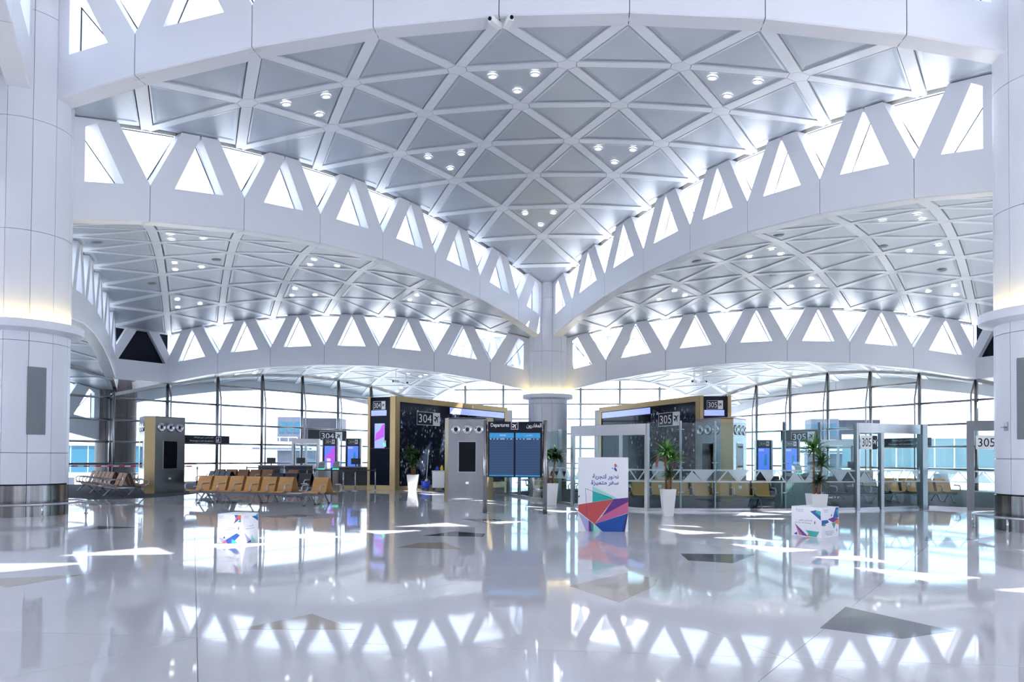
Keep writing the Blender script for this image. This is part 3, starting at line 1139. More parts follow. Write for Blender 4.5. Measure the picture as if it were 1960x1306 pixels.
# ================================================================== signs
def number_sign(parent, fr, u, w, width, height, num, dark=True, d=0.0):
    """gate number plate: number field and a plane field"""
    f1, f2 = ('sign_black', 'sign_white') if dark else ('sign_white', 'sign_black')
    t1, t2 = f2, f1
    nw = width * 0.70
    pl = MB().plate([(u, w), (u + nw, w), (u + nw, w + height), (u, w + height)], fr, d, d + 0.012).build('number_plate', f1, parent)
    if dark:
        m = MB()
        b = height * 0.035
        for a0, a1, b0, b1 in ((u, u + nw, w, w + b), (u, u + nw, w + height - b, w + height), (u, u + b, w + b, w + height - b), (u + nw - b, u + nw, w + b, w + height - b)):
            m.plate([(a0, b0), (a1, b0), (a1, b1), (a0, b1)], fr, d + 0.012, d + 0.015)
        m.build('plate_border', 'sign_white', pl)
    MB().plate([(u + nw, w), (u + width, w), (u + width, w + height), (u + nw, w + height)], fr, d, d + 0.012).build('plane_plate', f2, parent)
    put_text(num, height * 0.62, nw * 0.78, fr, u + nw / 2, w + height / 2, d + 0.016, t1, pl)
    plane_icon(min(width * 0.13, height * 0.33), -0.9, fr, u + nw + (width - nw) / 2, w + height * 0.56, d + 0.016, t2, pl)


# departures board
a, b = Vector((-0.67, -19.20)), Vector((1.02, -19.25))
o = empty('departures_board', (a.x, a.y, 0), atan2(b.y - a.y, b.x - a.x), 'black departures display board on two round steel posts', 'display board')
bw = (b - a).length
fr = frame_of((0, -0.06, 0), (1, 0, 0), (0, 0, 1))
for x in (0, bw):
    MB().tube([(x, 0, 0.015), (x, 0, 2.62)], 0.062, 14).build('post', 'steel', o, True)
    MB().lathe([(0.0, 0), (0.17, 0), (0.17, 0.012), (0.0, 0.02)], 20, c=(x, 0), cap=False).build('foot_plate', 'steel', o, True)
    for z in (1.08, 2.32, 2.5):
        MB().box(min(x, x + (0.1 if x == 0 else -0.1)), max(x, x + (0.1 if x == 0 else -0.1)), -0.03, 0.03, z, z + 0.05).build('clamp', 'chrome', o)
case = MB().box(0.08, bw - 0.08, -0.06, 0.06, 1.02, 2.58).build('case', 'sign_black', o)
put_text('Departures', 0.135, 0.52, fr, 0.42, 2.47, 0.002, 'sign_white', case, 0.012)
put_text(AR['departures'], 0.15, 0.42, fr, 1.38, 2.46, 0.002, 'sign_white', case, 0.012)
m = MB()
x0, x1, z0, z1 = 0.735, 0.935, 2.36, 2.57
for q in ((x0, x1, z0, z0 + 0.012), (x0, x1, z1 - 0.012, z1), (x0, x0 + 0.012, z0, z1), (x1 - 0.012, x1, z0, z1)):
    m.plate([(q[0], q[2]), (q[1], q[2]), (q[1], q[3]), (q[0], q[3])], fr, 0.0, 0.003)
m.build('symbol_frame', 'sign_white', case)
plane_icon(0.08, -0.9, fr, 0.835, 2.465, 0.003, 'sign_white', case)
for k, x0 in enumerate((0.125, 0.865)):
    x1 = x0 + 0.69
    s_ = MB().plate([(x0, 1.05), (x1, 1.05), (x1, 2.27), (x0, 2.27)], fr, 0.0, 0.006).build('flight_screen', 'screen_navy', o)
    MB().plate([(x0, 2.12), (x1, 2.12), (x1, 2.26), (x0, 2.26)], fr, 0.006, 0.008).build('screen_header', 'screen_teal', s_)
    MB().plate([(x0, 1.05), (x1, 1.05), (x1, 1.085), (x0, 1.085)], fr, 0.006, 0.008).build('screen_footer', 'screen_teal', s_)
    put_text('DEPARTURES' if k == 0 else AR['departures'], 0.045, 0.17, fr, x0 + 0.38, 2.195, 0.010, 'sign_white', s_)
    m = MB()
    for i in range(14):
        z = 2.06 - i * 0.072
        m.plate([(x0 + 0.01, z), (x1 - 0.01, z), (x1 - 0.01, z + 0.006), (x0 + 0.01, z + 0.006)], fr, 0.006, 0.0075)
    m.build('row_lines', 'screen_line', s_)
    m = MB()
    for i, wd in enumerate((0.05, 0.045, 0.06, 0.14, 0.05, 0.04, 0.08)):
        xx = x0 + 0.02 + i * 0.095
        m.plate([(xx, 2.082), (xx + wd * 0.7, 2.082), (xx + wd * 0.7, 2.105), (xx, 2.105)], fr, 0.006, 0.009)
    m.build('column_heads', 'sign_white', s_)


# ================================================================== printed stands
def printed(parent, fr, shapes, sx, sy, d=0.002):
    for k, (material, pts) in enumerate(shapes):
        MB().plate([(x * sx, y * sy) for x, y in pts], fr, d, d + 0.0006 + 0.0002 * k).build('printed_shape', material, parent)


pz = lambda x, y: ((x - 130) / 732, (1215 - y) / 1093)
o = empty('poster_stand', (2.0, -23.66, 0), radians(2), 'tall white poster stand with Arabic slogan and bright polygon shapes', 'poster stand')
PW, PH = 1.07, 1.60
bx = MB().box(0, PW, 0, 0.22, 0, PH).build('poster_body', 'box_white', o)
fr = frame_of((0, 0, 0), (1, 0, 0), (0, 0, 1))
shapes = [('print_mint', [pz(340, 550), pz(340, 785), pz(715, 725)]), ('print_teal', [pz(340, 625), pz(340, 785), pz(640, 733), pz(600, 705)]),
          ('print_lilac', [pz(131, 935), pz(330, 1085), pz(330, 1214), pz(250, 1214)]), ('print_purple', [pz(285, 1050), pz(330, 1085), pz(335, 1214), pz(290, 1214)]),
          ('print_green', [pz(320, 1078), pz(358, 1105), pz(358, 1214), pz(332, 1214)]),
          ('print_red', [pz(131, 822), pz(131, 915), pz(370, 1105), pz(650, 735)]), ('print_purple', [pz(650, 735), pz(480, 985), pz(861, 772), pz(861, 712)]),
          ('print_pink', [pz(480, 985), pz(370, 1105), pz(861, 935), pz(861, 772)]), ('print_blue', [pz(372, 1105), pz(490, 1214), pz(800, 1214), pz(861, 940)]),
          ('print_navy', [pz(775, 1214), pz(815, 1214), pz(861, 940), pz(830, 960)]), ('print_mint', [pz(360, 1110), pz(360, 1214), pz(488, 1214)]),
          ('print_ink', [pz(235, 585), pz(640, 735), pz(640, 731), pz(236, 581)]), ('print_ink', [pz(233, 585), pz(262, 1000), pz(266, 1000), pz(237, 585)]),
          ('print_navy', [pz(131, 690), pz(131, 726), pz(160, 692)])]
printed(bx, fr, shapes, PW, PH)
logo = [('print_red', [pz(655, 225), pz(660, 245), pz(690, 235), pz(680, 215)]), ('print_pink', [pz(660, 245), pz(665, 280), pz(690, 262), pz(690, 240)]),
        ('print_navy', [pz(678, 240), pz(690, 258), pz(702, 236)]), ('print_blue', [pz(648, 285), pz(672, 322), pz(698, 328), pz(690, 290), pz(670, 275)]),
        ('print_navy', [pz(672, 322), pz(698, 328), pz(686, 300)]), ('print_teal', [pz(622, 282), pz(632, 300), pz(642, 288), pz(634, 265)]), ('print_pink', [pz(702, 262), pz(712, 268), pz(718, 250)])]
printed(bx, fr, logo, PW, PH)
W_TATWIR = '\uFEAD\uFEEE\uFEC4\uFEE7'
W_TAJRIBA = '\uFE94\uFE91\uFEAE\uFEA0\uFE98\uFEDF'
W_SAFAR = '\uFEAE\uFED4\uFEB3'
W_MUT = '\uFE93\uFEB0\uFEF4\uFEE4\uFE98\uFEE3'
put_text(W_TAJRIBA + ' ' + W_TATWIR, None, 380 / 732 * PW, fr, (530 - 130) / 732 * PW, (1215 - 412) / 1093 * PH, 0.003, 'print_blue', bx, 0.02)
put_text(W_MUT + ' ' + W_SAFAR, None, 400 / 732 * PW, fr, (520 - 130) / 732 * PW, (1215 - 503) / 1093 * PH, 0.003, 'print_blue', bx, 0.02)

FIG = [('print_navy', [(0.0, 0.9), (0.12, 1.0), (0.25, 0.85), (0.1, 0.75)]), ('print_navy', [(-0.2, 0.45), (0.0, 0.7), (0.25, 0.6), (0.1, 0.4)]),
       ('print_navy', [(0.0, 0.0), (0.2, 0.0), (0.15, 0.45), (-0.05, 0.4)]), ('print_ink', [(0.25, 0.6), (0.45, 0.5), (0.3, 0.45)])]
W_MATARAT = '\uFE95\uFE8D\uFEAD\uFE8E\uFEC4\uFEE3'
W_RIYADH = '\uFEBD\uFE8E\uFEF3\uFEAE\uFEDF\uFE8D'
W_AJLIKUM = '\uFEE2\uFEDC\uFEE0\uFE9F\uFEF7'
W_TAJ2 = '\uFE94\uFE91\uFEAE\uFEA0\uFE97'
W_FARIDA = '\uFE93\uFEAA\uFEF3\uFEAE\uFED3'


def logo_mark(parent, fr, u, w, s, material='print_navy'):
    MB().plate([(u - 0.55 * s, w - 0.2 * s), (u - 0.50 * s, w + 0.25 * s), (u - 0.44 * s, w + 0.3 * s)], fr, 0.002, 0.0026).build('logo_mark', material, parent)
    put_text(W_RIYADH + ' ' + W_MATARAT, 0.20 * s, 0.78 * s, fr, u + 0.02 * s, w + 0.12 * s, 0.003, 'print_ink', parent)
    put_text('riyadh airports', 0.15 * s, 0.78 * s, fr, u + 0.02 * s, w - 0.12 * s, 0.003, 'print_ink', parent)


def promo_cube(x, y, rz, s, h, label, faces):
    o = empty('promo_cube', (x, y, 0), rz, label, 'printed cube')
    b = MB().box(-s / 2, s / 2, -s / 2, s / 2, 0, h).build('cube_body', 'box_white', o)
    frs = {'front': frame_of((-s / 2, -s / 2, 0), (1, 0, 0), (0, 0, 1)), 'right': frame_of((s / 2, -s / 2, 0), (0, 1, 0), (0, 0, 1)), 'left': frame_of((-s / 2, s / 2, 0), (0, -1, 0), (0, 0, 1))}
    for key, shapes, texts, logo_at, fig_at in faces:
        fr = frs[key]
        printed(b, fr, shapes, s, h)
        if logo_at:
            logo_mark(b, fr, logo_at[0] * s, logo_at[1] * h, 0.24 * s)
        if fig_at:
            printed(b, fr, [(mm, [(fig_at[0] + x_ * 0.12, fig_at[1] + y_ * 0.12) for x_, y_ in pp]) for mm, pp in FIG], s, h, 0.003)
        for txt, hh, ww, u, w in texts:
            put_text(txt, hh * h, ww * s, fr, u * s, w * h, 0.003, 'print_ink', b)
    return o


promo_cube(-4.18, -26.62, radians(-9), 0.50, 0.53, 'small white printed cube on the sunlit floor at left', [
    ('front', [('print_blue', [(0.70, 0.98), (0.76, 0.87), (0.87, 0.98)]), ('print_orange', [(0.87, 0.98), (0.84, 0.86), (0.98, 0.86), (0.98, 0.98)]), ('print_pink', [(0.75, 0.86), (0.72, 0.74), (0.87, 0.90), (0.86, 0.98)]),
               ('print_purple', [(0.68, 0.68), (0.72, 0.76), (0.86, 0.88), (0.86, 0.80)]), ('print_teal', [(0.84, 0.74), (0.98, 0.74), (0.98, 0.85)]), ('print_red', [(0.84, 0.86), (0.92, 0.80), (0.98, 0.86)]),
               ('print_blue', [(0.34, 0.12), (0.40, 0.01), (0.62, 0.01), (0.95, 0.30), (0.80, 0.36)]), ('print_teal', [(0.60, 0.01), (0.61, 0.16), (0.84, 0.05), (0.75, 0.01)]), ('print_lilac', [(0.06, 0.20), (0.20, 0.02), (0.36, 0.12)]),
               ('print_pink', [(0.20, 0.02), (0.44, 0.01), (0.34, 0.12)]), ('print_blue', [(0.24, 0.17), (0.34, 0.17), (0.29, 0.25)])],
     [(W_FARIDA + ' ' + W_TAJ2, 0.055, 0.34, 0.58, 0.54), ('unique experience', 0.04, 0.40, 0.57, 0.47)], (0.16, 0.90), (0.87, 0.48)),
    ('right', [('print_blue', [(0.60, 0.90), (0.98, 0.72), (0.98, 0.92)]), ('print_teal', [(0.78, 0.90), (0.98, 0.84), (0.98, 0.98)]), ('print_lilac', [(0.12, 0.40), (0.35, 0.05), (0.55, 0.08)]), ('print_purple', [(0.30, 0.02), (0.55, 0.02), (0.55, 0.09)]), ('print_mint', [(0.55, 0.02), (0.60, 0.26), (0.85, 0.02)])],
     [(W_FARIDA, 0.05, 0.4, 0.5, 0.58), ('experience', 0.04, 0.5, 0.5, 0.49)], (0.3, 0.90), None)])
promo_cube(6.90, -23.72, radians(43), 0.66, 0.61, 'white printed cube standing corner-on before the glass partition', [
    ('left', [('print_blue', [(0.63, 0.86), (0.98, 0.58), (0.98, 0.84), (0.82, 0.91)]), ('print_teal', [(0.80, 0.84), (0.98, 0.72), (0.98, 0.88), (0.84, 0.90)]), ('print_pink', [(0.12, 0.42), (0.26, 0.04), (0.40, 0.03)]), ('print_purple', [(0.12, 0.42), (0.38, 0.03), (0.56, 0.02)]),
              ('print_orange', [(0.54, 0.02), (0.56, 0.10), (0.66, 0.02)]), ('print_teal', [(0.48, 0.22), (0.58, 0.10), (0.64, 0.02), (0.84, 0.02), (0.93, 0.20)]), ('print_blue', [(0.08, 0.06), (0.20, 0.04), (0.19, 0.14)])],
     [('..' + W_TATWIR + ' ' + W_AJLIKUM, 0.075, 0.48, 0.46, 0.545), ('For You, We Develop', 0.045, 0.54, 0.40, 0.455)], (0.30, 0.87), (0.78, 0.44)),
    ('front', [('print_blue', [(0.66, 0.66), (0.92, 0.62), (0.98, 0.66), (0.98, 0.98), (0.82, 0.98)]), ('print_teal', [(0.84, 0.88), (0.98, 0.66), (0.98, 0.92)]), ('print_purple', [(0.36, 0.60), (0.66, 0.66), (0.98, 0.60), (0.66, 0.48)]),
               ('print_orange', [(0.66, 0.48), (0.98, 0.40), (0.98, 0.60)]), ('print_teal', [(0.58, 0.48), (0.82, 0.45), (0.72, 0.27)]), ('print_navy', [(0.01, 0.40), (0.01, 0.58), (0.34, 0.58), (0.42, 0.50)]), ('print_blue', [(0.01, 0.42), (0.10, 0.46), (0.42, 0.50), (0.34, 0.58), (0.01, 0.58)]),
               ('print_green', [(0.06, 0.38), (0.14, 0.50), (0.26, 0.40)]), ('print_navy', [(0.54, 0.68), (0.60, 0.72), (0.55, 0.78)])],
     [(W_FARIDA + ' ' + W_TAJ2, 0.06, 0.55, 0.44, 0.20), ('a unique experience', 0.04, 0.52, 0.44, 0.135), ('for all travellers', 0.035, 0.30, 0.44, 0.09)], (0.26, 0.88), (0.86, 0.17))])


# ================================================================== planters
def leaf_rosette(seed, n, length, width, droop, up=0.9):
    rd = random.Random(seed)
    m = MB()
    for k in range(n):
        az = rd.uniform(0, 2 * pi)
        el = rd.uniform(-0.25, up) if k > n * 0.25 else rd.uniform(0.8, 1.45)
        L_ = length * rd.uniform(0.7, 1.1)
        pts = []
        d = Vector((cos(az) * cos(el), sin(az) * cos(el), sin(el)))
        p = Vector((0, 0, rd.uniform(-0.06, 0.06)))
        segs = 4
        for i in range(segs + 1):
            pts.append(p.copy())
            p = p + d * (L_ / segs)
            d = (d + Vector((0, 0, -droop / segs))).normalized()
        side = Vector((-sin(az), cos(az), 0))
        wd = [0.5, 1.0, 0.9, 0.6, 0.05]
        i0 = len(m.v)
        for i, q in enumerate(pts):
            m.v.append(tuple(q - side * width * wd[i] / 2 + Z3 * 0.006 * wd[i]))
            m.v.append(tuple(q + Z3 * -0.004))
            m.v.append(tuple(q + side * width * wd[i] / 2 + Z3 * 0.006 * wd[i]))
        for i in range(segs):
            b_ = i0 + i * 3
            m.f += [(b_, b_ + 1, b_ + 4, b_ + 3), (b_ + 1, b_ + 2, b_ + 5, b_ + 4)]
    return m


def planter(x, y, rz, label, top, bottom, h, stalks, mats, faceted=False):
    o = empty('planter', (x, y, 0), rz, label, 'potted plant')
    m = MB()
    t, b = top / 2, bottom / 2
    if faceted:
        ring0 = [(-b, -b), (b, -b), (b, b), (-b, b)]
        m.v += [(qx, qy, 0) for qx, qy in ring0] + [(qx * t / b, qy * t / b, h) for qx, qy in ring0]
        for k in range(4):
            l = (k + 1) % 4
            m.f += [(k, l, 4 + k), (l, 4 + l, 4 + k)]
        m.f += [(3, 2, 1, 0)]
        m.v += [(qx * t / b * 0.86, qy * t / b * 0.86, h) for qx, qy in ring0]
        for k in range(4):
            l = (k + 1) % 4
            m.f.append((4 + k, 4 + l, 8 + l, 8 + k))
        m.v += [(qx * t / b * 0.84, qy * t / b * 0.84, h - 0.08) for qx, qy in ring0]
        for k in range(4):
            l = (k + 1) % 4
            m.f.append((8 + k, 8 + l, 12 + l, 12 + k))
    else:
        m.lathe([(0.0, 0), (b * 1.30, 0), (t * 1.34, h * 0.97), (t * 1.36, h), (t * 1.20, h), (t * 1.18, h - 0.07)], 4, cap=False)
        m.v = [(vx * cos(pi / 4) - vy * sin(pi / 4), vx * sin(pi / 4) + vy * cos(pi / 4), vz) for vx, vy, vz in m.v]
    m.build('pot', 'planter_white', o)
    MB().box(-t * 0.84, t * 0.84, -t * 0.84, t * 0.84, h - 0.12, h - 0.06).build('soil', 'soil', o)
    for k, (bx_, by_, tx, ty, tz, n, ln, wd, dr) in enumerate(stalks):
        MB().tube([(bx_, by_, h - 0.08), ((bx_ * 2 + tx) / 3, (by_ * 2 + ty) / 3, h + (tz - h) * 0.35), (tx, ty, tz)], [0.035, 0.03, 0.022], 8).build('stalk', 'bark', o, True)
        r = leaf_rosette(k * 7 + int(abs(x) * 10), n, ln, wd, dr).build('leaf_rosette', mats[k % len(mats)], o, True)
        r.location = (tx, ty, tz)
    return o


planter(-5.88, -6.52, 0.1, 'faceted white planter with leafy plant before the black 304 wall', 0.52, 0.36, 0.73,
        [(-0.05, 0, -0.12, 0, 1.68, 110, 0.50, 0.095, 1.2), (0.06, 0.03, 0.18, 0.05, 1.50, 90, 0.48, 0.095, 1.3), (0, -0.05, 0.02, -0.08, 1.18, 70, 0.42, 0.09, 1.2)], ['leaf', 'leaf_dark'], True)
planter(0.98, -15.40, 0.2, 'white tapered planter with dark palm beside the departures board', 0.46, 0.36, 0.73,
        [(-0.07, 0, -0.15, 0.0, 1.66, 95, 0.44, 0.075, 1.5), (0.05, 0.0, 0.16, 0.03, 1.62, 95, 0.42, 0.075, 1.5)], ['leaf_dark'])
planter(4.39, -19.17, 0.1, 'white tapered planter with spiky plant in front of the seated lounge glass', 0.40, 0.28, 0.74,
        [(-0.05, 0, -0.06, 0, 1.75, 90, 0.46, 0.045, 0.8), (0.07, 0.02, 0.15, 0.02, 1.55, 80, 0.44, 0.045, 0.9), (0.0, -0.06, 0.02, -0.1, 1.12, 50, 0.32, 0.04, 0.9)], ['leaf', 'leaf_bright', 'leaf_dark'])
planter(7.77, -20.96, 0.1, 'white planter with bright spiky plant behind the corner-on cube', 0.42, 0.30, 0.74,
        [(-0.06, 0, -0.07, 0, 1.80, 90, 0.44, 0.045, 0.7), (0.07, 0.02, 0.14, 0.02, 1.46, 70, 0.38, 0.045, 0.8), (0.02, -0.05, 0.0, -0.1, 1.02, 60, 0.34, 0.04, 0.9)], ['leaf_bright', 'leaf', 'leaf_dark'])

# ================================================================== beam seating
SP = 0.64


def seat_mesh(material):
    prof = [(-0.70, 0.415), (-0.68, 0.435), (-0.50, 0.425), (-0.30, 0.405), (-0.235, 0.42), (-0.20, 0.48), (-0.13, 0.70), (-0.055, 0.88), (-0.04, 0.885)]
    m = MB()
    w = 0.265
    n = len(prof)
    for x in (-w, w):
        for y, z in prof:
            m.v.append((x, y, z))
        for y, z in prof:
            m.v.append((x, y + 0.012, z - 0.022 if y < -0.25 else z - 0.004))
    for i in range(n - 1):
        a, b = i, 2 * n + i
        m.f += [(a, a + 1, b + 1, b), (a + n, b + n, b + n + 1, a + n + 1), (a, a + n, a + n + 1, a + 1), (b, b + 1, b + n + 1, b + n)]
    m.f += [(0, 2 * n, 3 * n, n), (n - 1, 2 * n - 1, 4 * n - 1, 3 * n - 1)]
    return smooth_by_angle(m.mesh('seat', material), 0.7)


SEATS = {k: seat_mesh('seat_' + k) for k in ('tan', 'brown', 'black')}
arm_me = MB().tube([(0, -0.52, 0.40), (0, -0.66, 0.47), (0, -0.67, 0.58), (0, -0.60, 0.645), (0, -0.28, 0.65)], 0.022, 8).mesh('armrest', 'aluminium', True)
a_frame = MB().tube([(0, -0.74, 0.03), (0, -0.48, 0.30), (0, -0.40, 0.34)], [0.02, 0.028, 0.03], 8).tube([(0, -0.10, 0.03), (0, -0.34, 0.30), (0, -0.40, 0.34)], [0.02, 0.028, 0.03], 8).mesh('leg', 'leg_grey', True)
foot_me = MB().box(-0.03, 0.03, -0.77, -0.71, 0, 0.03).box(-0.03, 0.03, -0.13, -0.07, 0, 0.03).mesh('foot_pads', 'black_plastic')
tag_me = MB().box(-0.05, 0.05, -0.155, -0.148, 0.62, 0.72).mesh('seat_notice', 'sign_white')


def bench(x, y, rz, slots, colour, label, double=True, notice=()):
    """slots: string, s = seat, - = gap"""
    o = empty('airport_bench', (x, y, 0), rz, label, 'bench')
    n = len(slots)
    L_ = n * SP
    for side in ((0, 1) if double else (0,)):
        r = pi * side
        sg = -1 if side else 1

        def put(name, me, xx):
            c = link(name, me, o)
            c.location = (xx, 0.0, 0)
            c.rotation_euler = (0, 0, r)
            return c
        for k, ch in enumerate(slots):
            cx = (k + 0.5) * SP
            if ch == 's':
                s_ = put('seat', SEATS[colour], cx)
                if (k, side) in notice:
                    t = link('seat_notice', tag_me, s_)
                    t.location = (0, 0.0, 0)
        edges = [0.0] + [(k + 1) * SP for k in range(n)]
        for e in range(n + 1):
            left_seat = e > 0 and slots[e - 1] == 's'
            right_seat = e < n and slots[e] == 's'
            if left_seat or right_seat:
                put('armrest', arm_me, edges[e])
        ns = max(2, round(L_ / 2.0))
        for k in range(ns):
            xx = L_ * 0.12 + (L_ * 0.78) * k / (ns - 1)
            put('leg', a_frame, xx)
            put('foot_pads', foot_me, xx)
        m = MB().box(0.02, L_ - 0.02, -0.45 * sg - 0.035, -0.45 * sg + 0.035, 0.31, 0.405)
        m.build('beam', 'beam_grey', o)
        for k, ch in enumerate(slots):
            if ch == '-':
                MB().box(k * SP + 0.05, (k + 1) * SP - 0.05, min(-0.62 * sg, -0.2 * sg), max(-0.62 * sg, -0.2 * sg), 0.375, 0.40).build('side_table', 'aluminium', o)
    if double:
        for xx in (0.12 * L_, 0.9 * L_):
            MB().box(xx - 0.02, xx + 0.02, -0.45, 0.45, 0.30, 0.34).build('cross_beam', 'aluminium', o)
    return o


def bench_along(a, b, slots, colour, label, flip=False, double=True, notice=()):
    """from a (viewed left end) towards b"""
    ang = atan2(b[1] - a[1], b[0] - a[0])
    return bench(a[0], a[1], ang, slots, colour, label, double, notice)


bench(-11.05, -15.85, radians(-11), 'ssssss-s', 'tan', 'long tan back-to-back bench row in front on the marble floor')
# left cluster on the carpet
ax = Vector((0.74, -0.67)).normalized()
ne = Vector((-14.82, -14.05))
st = ne - ax * (9 * SP)
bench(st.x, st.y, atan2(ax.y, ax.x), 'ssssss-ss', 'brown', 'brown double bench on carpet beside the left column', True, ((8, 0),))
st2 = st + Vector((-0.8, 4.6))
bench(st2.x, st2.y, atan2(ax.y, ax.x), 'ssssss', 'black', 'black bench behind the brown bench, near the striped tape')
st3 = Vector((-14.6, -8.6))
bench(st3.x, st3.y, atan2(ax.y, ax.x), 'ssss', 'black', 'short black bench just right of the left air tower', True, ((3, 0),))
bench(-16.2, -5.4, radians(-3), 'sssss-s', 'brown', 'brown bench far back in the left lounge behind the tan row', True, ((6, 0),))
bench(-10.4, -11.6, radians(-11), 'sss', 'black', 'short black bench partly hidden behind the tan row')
# lounge behind the glass
bench(3.55, -15.55, radians(3), 'sssssss', 'tan', 'tan bench behind glass with its back to the black 305 wall', True, ((1, 0), (5, 0)))
bench(9.9, -13.1, radians(14), 'ssss', 'black', 'black bench behind the glass door at right', True, ((2, 0),))
bench(13.1, -11.0, radians(5), 'ssss', 'tan', 'tan bench far back behind the right glass screen', True, ((1, 0),))
bench(9.2, -9.6, radians(8), 'sssss', 'black', 'black bench deep in the right lounge near the gate displays')
bench(0.25, -9.4, radians(-62), 'sss', 'tan', 'tan bench behind glass beneath the departures board', False)
bench(2.1, -13.1, radians(-62), 'sss', 'black', 'black bench behind the glass left of the poster stand', False)


# ================================================================== glass partition of gate 305
GH = 2.66


def film(parent, a, b, seed):
    """frosted band with triangle cut-outs on one glass panel, on the side facing the hall"""
    d = (b - a).length
    u = (b - a) / d
    n = Vector((u.y, -u.x))
    fr = (Vector((a.x, a.y, 0)) + Vector((n.x, n.y, 0)) * 0.012, Vector((u.x, u.y, 0)), Z3, Vector((n.x, n.y, 0)))
    z0, z1, e = 0.86, 1.25, 0.045
    m = MB()

    def q(pts):
        m.face([fr[0] + fr[1] * p + fr[2] * w for p, w in pts])
    q([(0.01, z0), (d - 0.01, z0), (d - 0.01, z0 + e), (0.01, z0 + e)])
    q([(0.01, z1 - e), (d - 0.01, z1 - e), (d - 0.01, z1), (0.01, z1)])
    rd = random.Random(seed)
    n_ = max(1, int((d - 0.1) / 0.27))
    step = (d - 0.08) / n_
    lo, hi = z0 + e, z1 - e
    s = 0.055
    for k in range(n_):
        x0 = 0.04 + k * step
        x1 = x0 + step
        if k % 2 == 0:
            q([(x0, lo), (x0 + s, lo), (x1, hi), (x1 - s, hi)])
        else:
            q([(x0, hi), (x0 + s, hi), (x1, lo), (x1 - s, lo)])
        if rd.random() < 0.42:
            if k % 2 == 0:
                q([(x1 - s + 0.004, hi - 0.004), (x0 + s + 0.01, lo), (x1 + step - s - 0.01, lo)]) if k + 1 < n_ else None
            else:
                q([(x0 + s, hi), (x1 + step - s, hi), (x1, lo + 0.01)]) if k + 1 < n_ else None
    me = m.mesh('frosted_band', 'frost_film')
    return link('frosted_band', me, parent)


part = empty('partition', (0, 0, 0), 0, 'frameless glass partition with frosted triangle band before gate 305', None, None, 'structure')


def glass_run(a, b, n, posts=True, h=GH, band=True, parent=part, seed=0):
    a, b = Vector(a), Vector(b)
    u = (b - a).normalized()
    nrm = Vector((u.y, -u.x))
    for k in range(n):
        p, q = a + (b - a) * k / n, a + (b - a) * (k + 1) / n
        p2, q2 = p + u * 0.008, q - u * 0.008
        g = MB().hexa([(p2.x, p2.y, 0.07), (q2.x, q2.y, 0.07), (q2.x, q2.y, h), (p2.x, p2.y, h)],
                      [(p2.x - nrm.x * 0.012, p2.y - nrm.y * 0.012, 0.07), (q2.x - nrm.x * 0.012, q2.y - nrm.y * 0.012, 0.07), (q2.x - nrm.x * 0.012, q2.y - nrm.y * 0.012, h), (p2.x - nrm.x * 0.012, p2.y - nrm.y * 0.012, h)]).build('glass_panel', 'partition_glass', parent)
        if band:
            film(g, p2, q2, seed + k)
        c = nrm * 0.03
        MB().hexa([(p.x + c.x, p.y + c.y, 0), (q.x + c.x, q.y + c.y, 0), (q.x - c.x, q.y - c.y, 0), (p.x - c.x, p.y - c.y, 0)],
                  [(p.x + c.x, p.y + c.y, 0.08), (q.x + c.x, q.y + c.y, 0.08), (q.x - c.x, q.y - c.y, 0.08), (p.x - c.x, p.y - c.y, 0.08)]).build('base_channel', 'steel', parent)
        if posts and k > 0:
            f0 = p - nrm * 0.05
            m = MB()
            w = u * 0.02
            f1 = f0 - nrm * 0.13
            m.hexa([(f0.x - w.x, f0.y - w.y, 0), (f0.x + w.x, f0.y + w.y, 0), (f1.x + w.x, f1.y + w.y, 0), (f1.x - w.x, f1.y - w.y, 0)],
                   [(f0.x - w.x, f0.y - w.y, h + 0.06), (f0.x + w.x, f0.y + w.y, h + 0.06), (f1.x + w.x, f1.y + w.y, h + 0.06), (f1.x - w.x, f1.y - w.y, h + 0.06)])
            po = m.build('fin_post', 'steel_dark', parent)
            for z in (0.55, 1.45, 2.45):
                c0, c1 = p - u * 0.10, p + u * 0.10
                MB().tube([(c0.x - nrm.x * 0.03, c0.y - nrm.y * 0.03, z), (c1.x - nrm.x * 0.03, c1.y - nrm.y * 0.03, z)], 0.016, 8).build('glass_clamp', 'chrome', po, True)


def steel_post(p, z1, w=0.11, parent=part, ang=0.0):
    u = Vector((cos(ang), sin(ang)))
    v = Vector((-u.y, u.x))
    p = Vector(p)
    c = [p - u * w / 2 - v * w / 2, p + u * w / 2 - v * w / 2, p + u * w / 2 + v * w / 2, p - u * w / 2 + v * w / 2]
    MB().prism([(q.x, q.y) for q in c], 0, z1).build('steel_post', 'steel_dark', parent)


def header(a, b, z0, z1, d=0.14, parent=part, material='steel'):
    a, b = Vector(a), Vector(b)
    u = (b - a).normalized()
    n = Vector((u.y, -u.x)) * d / 2
    MB().hexa([(a.x + n.x, a.y + n.y, z0), (b.x + n.x, b.y + n.y, z0), (b.x - n.x, b.y - n.y, z0), (a.x - n.x, a.y - n.y, z0)],
              [(a.x + n.x, a.y + n.y, z1), (b.x + n.x, b.y + n.y, z1), (b.x - n.x, b.y - n.y, z1), (a.x - n.x, a.y - n.y, z1)]).build('header', material, parent)


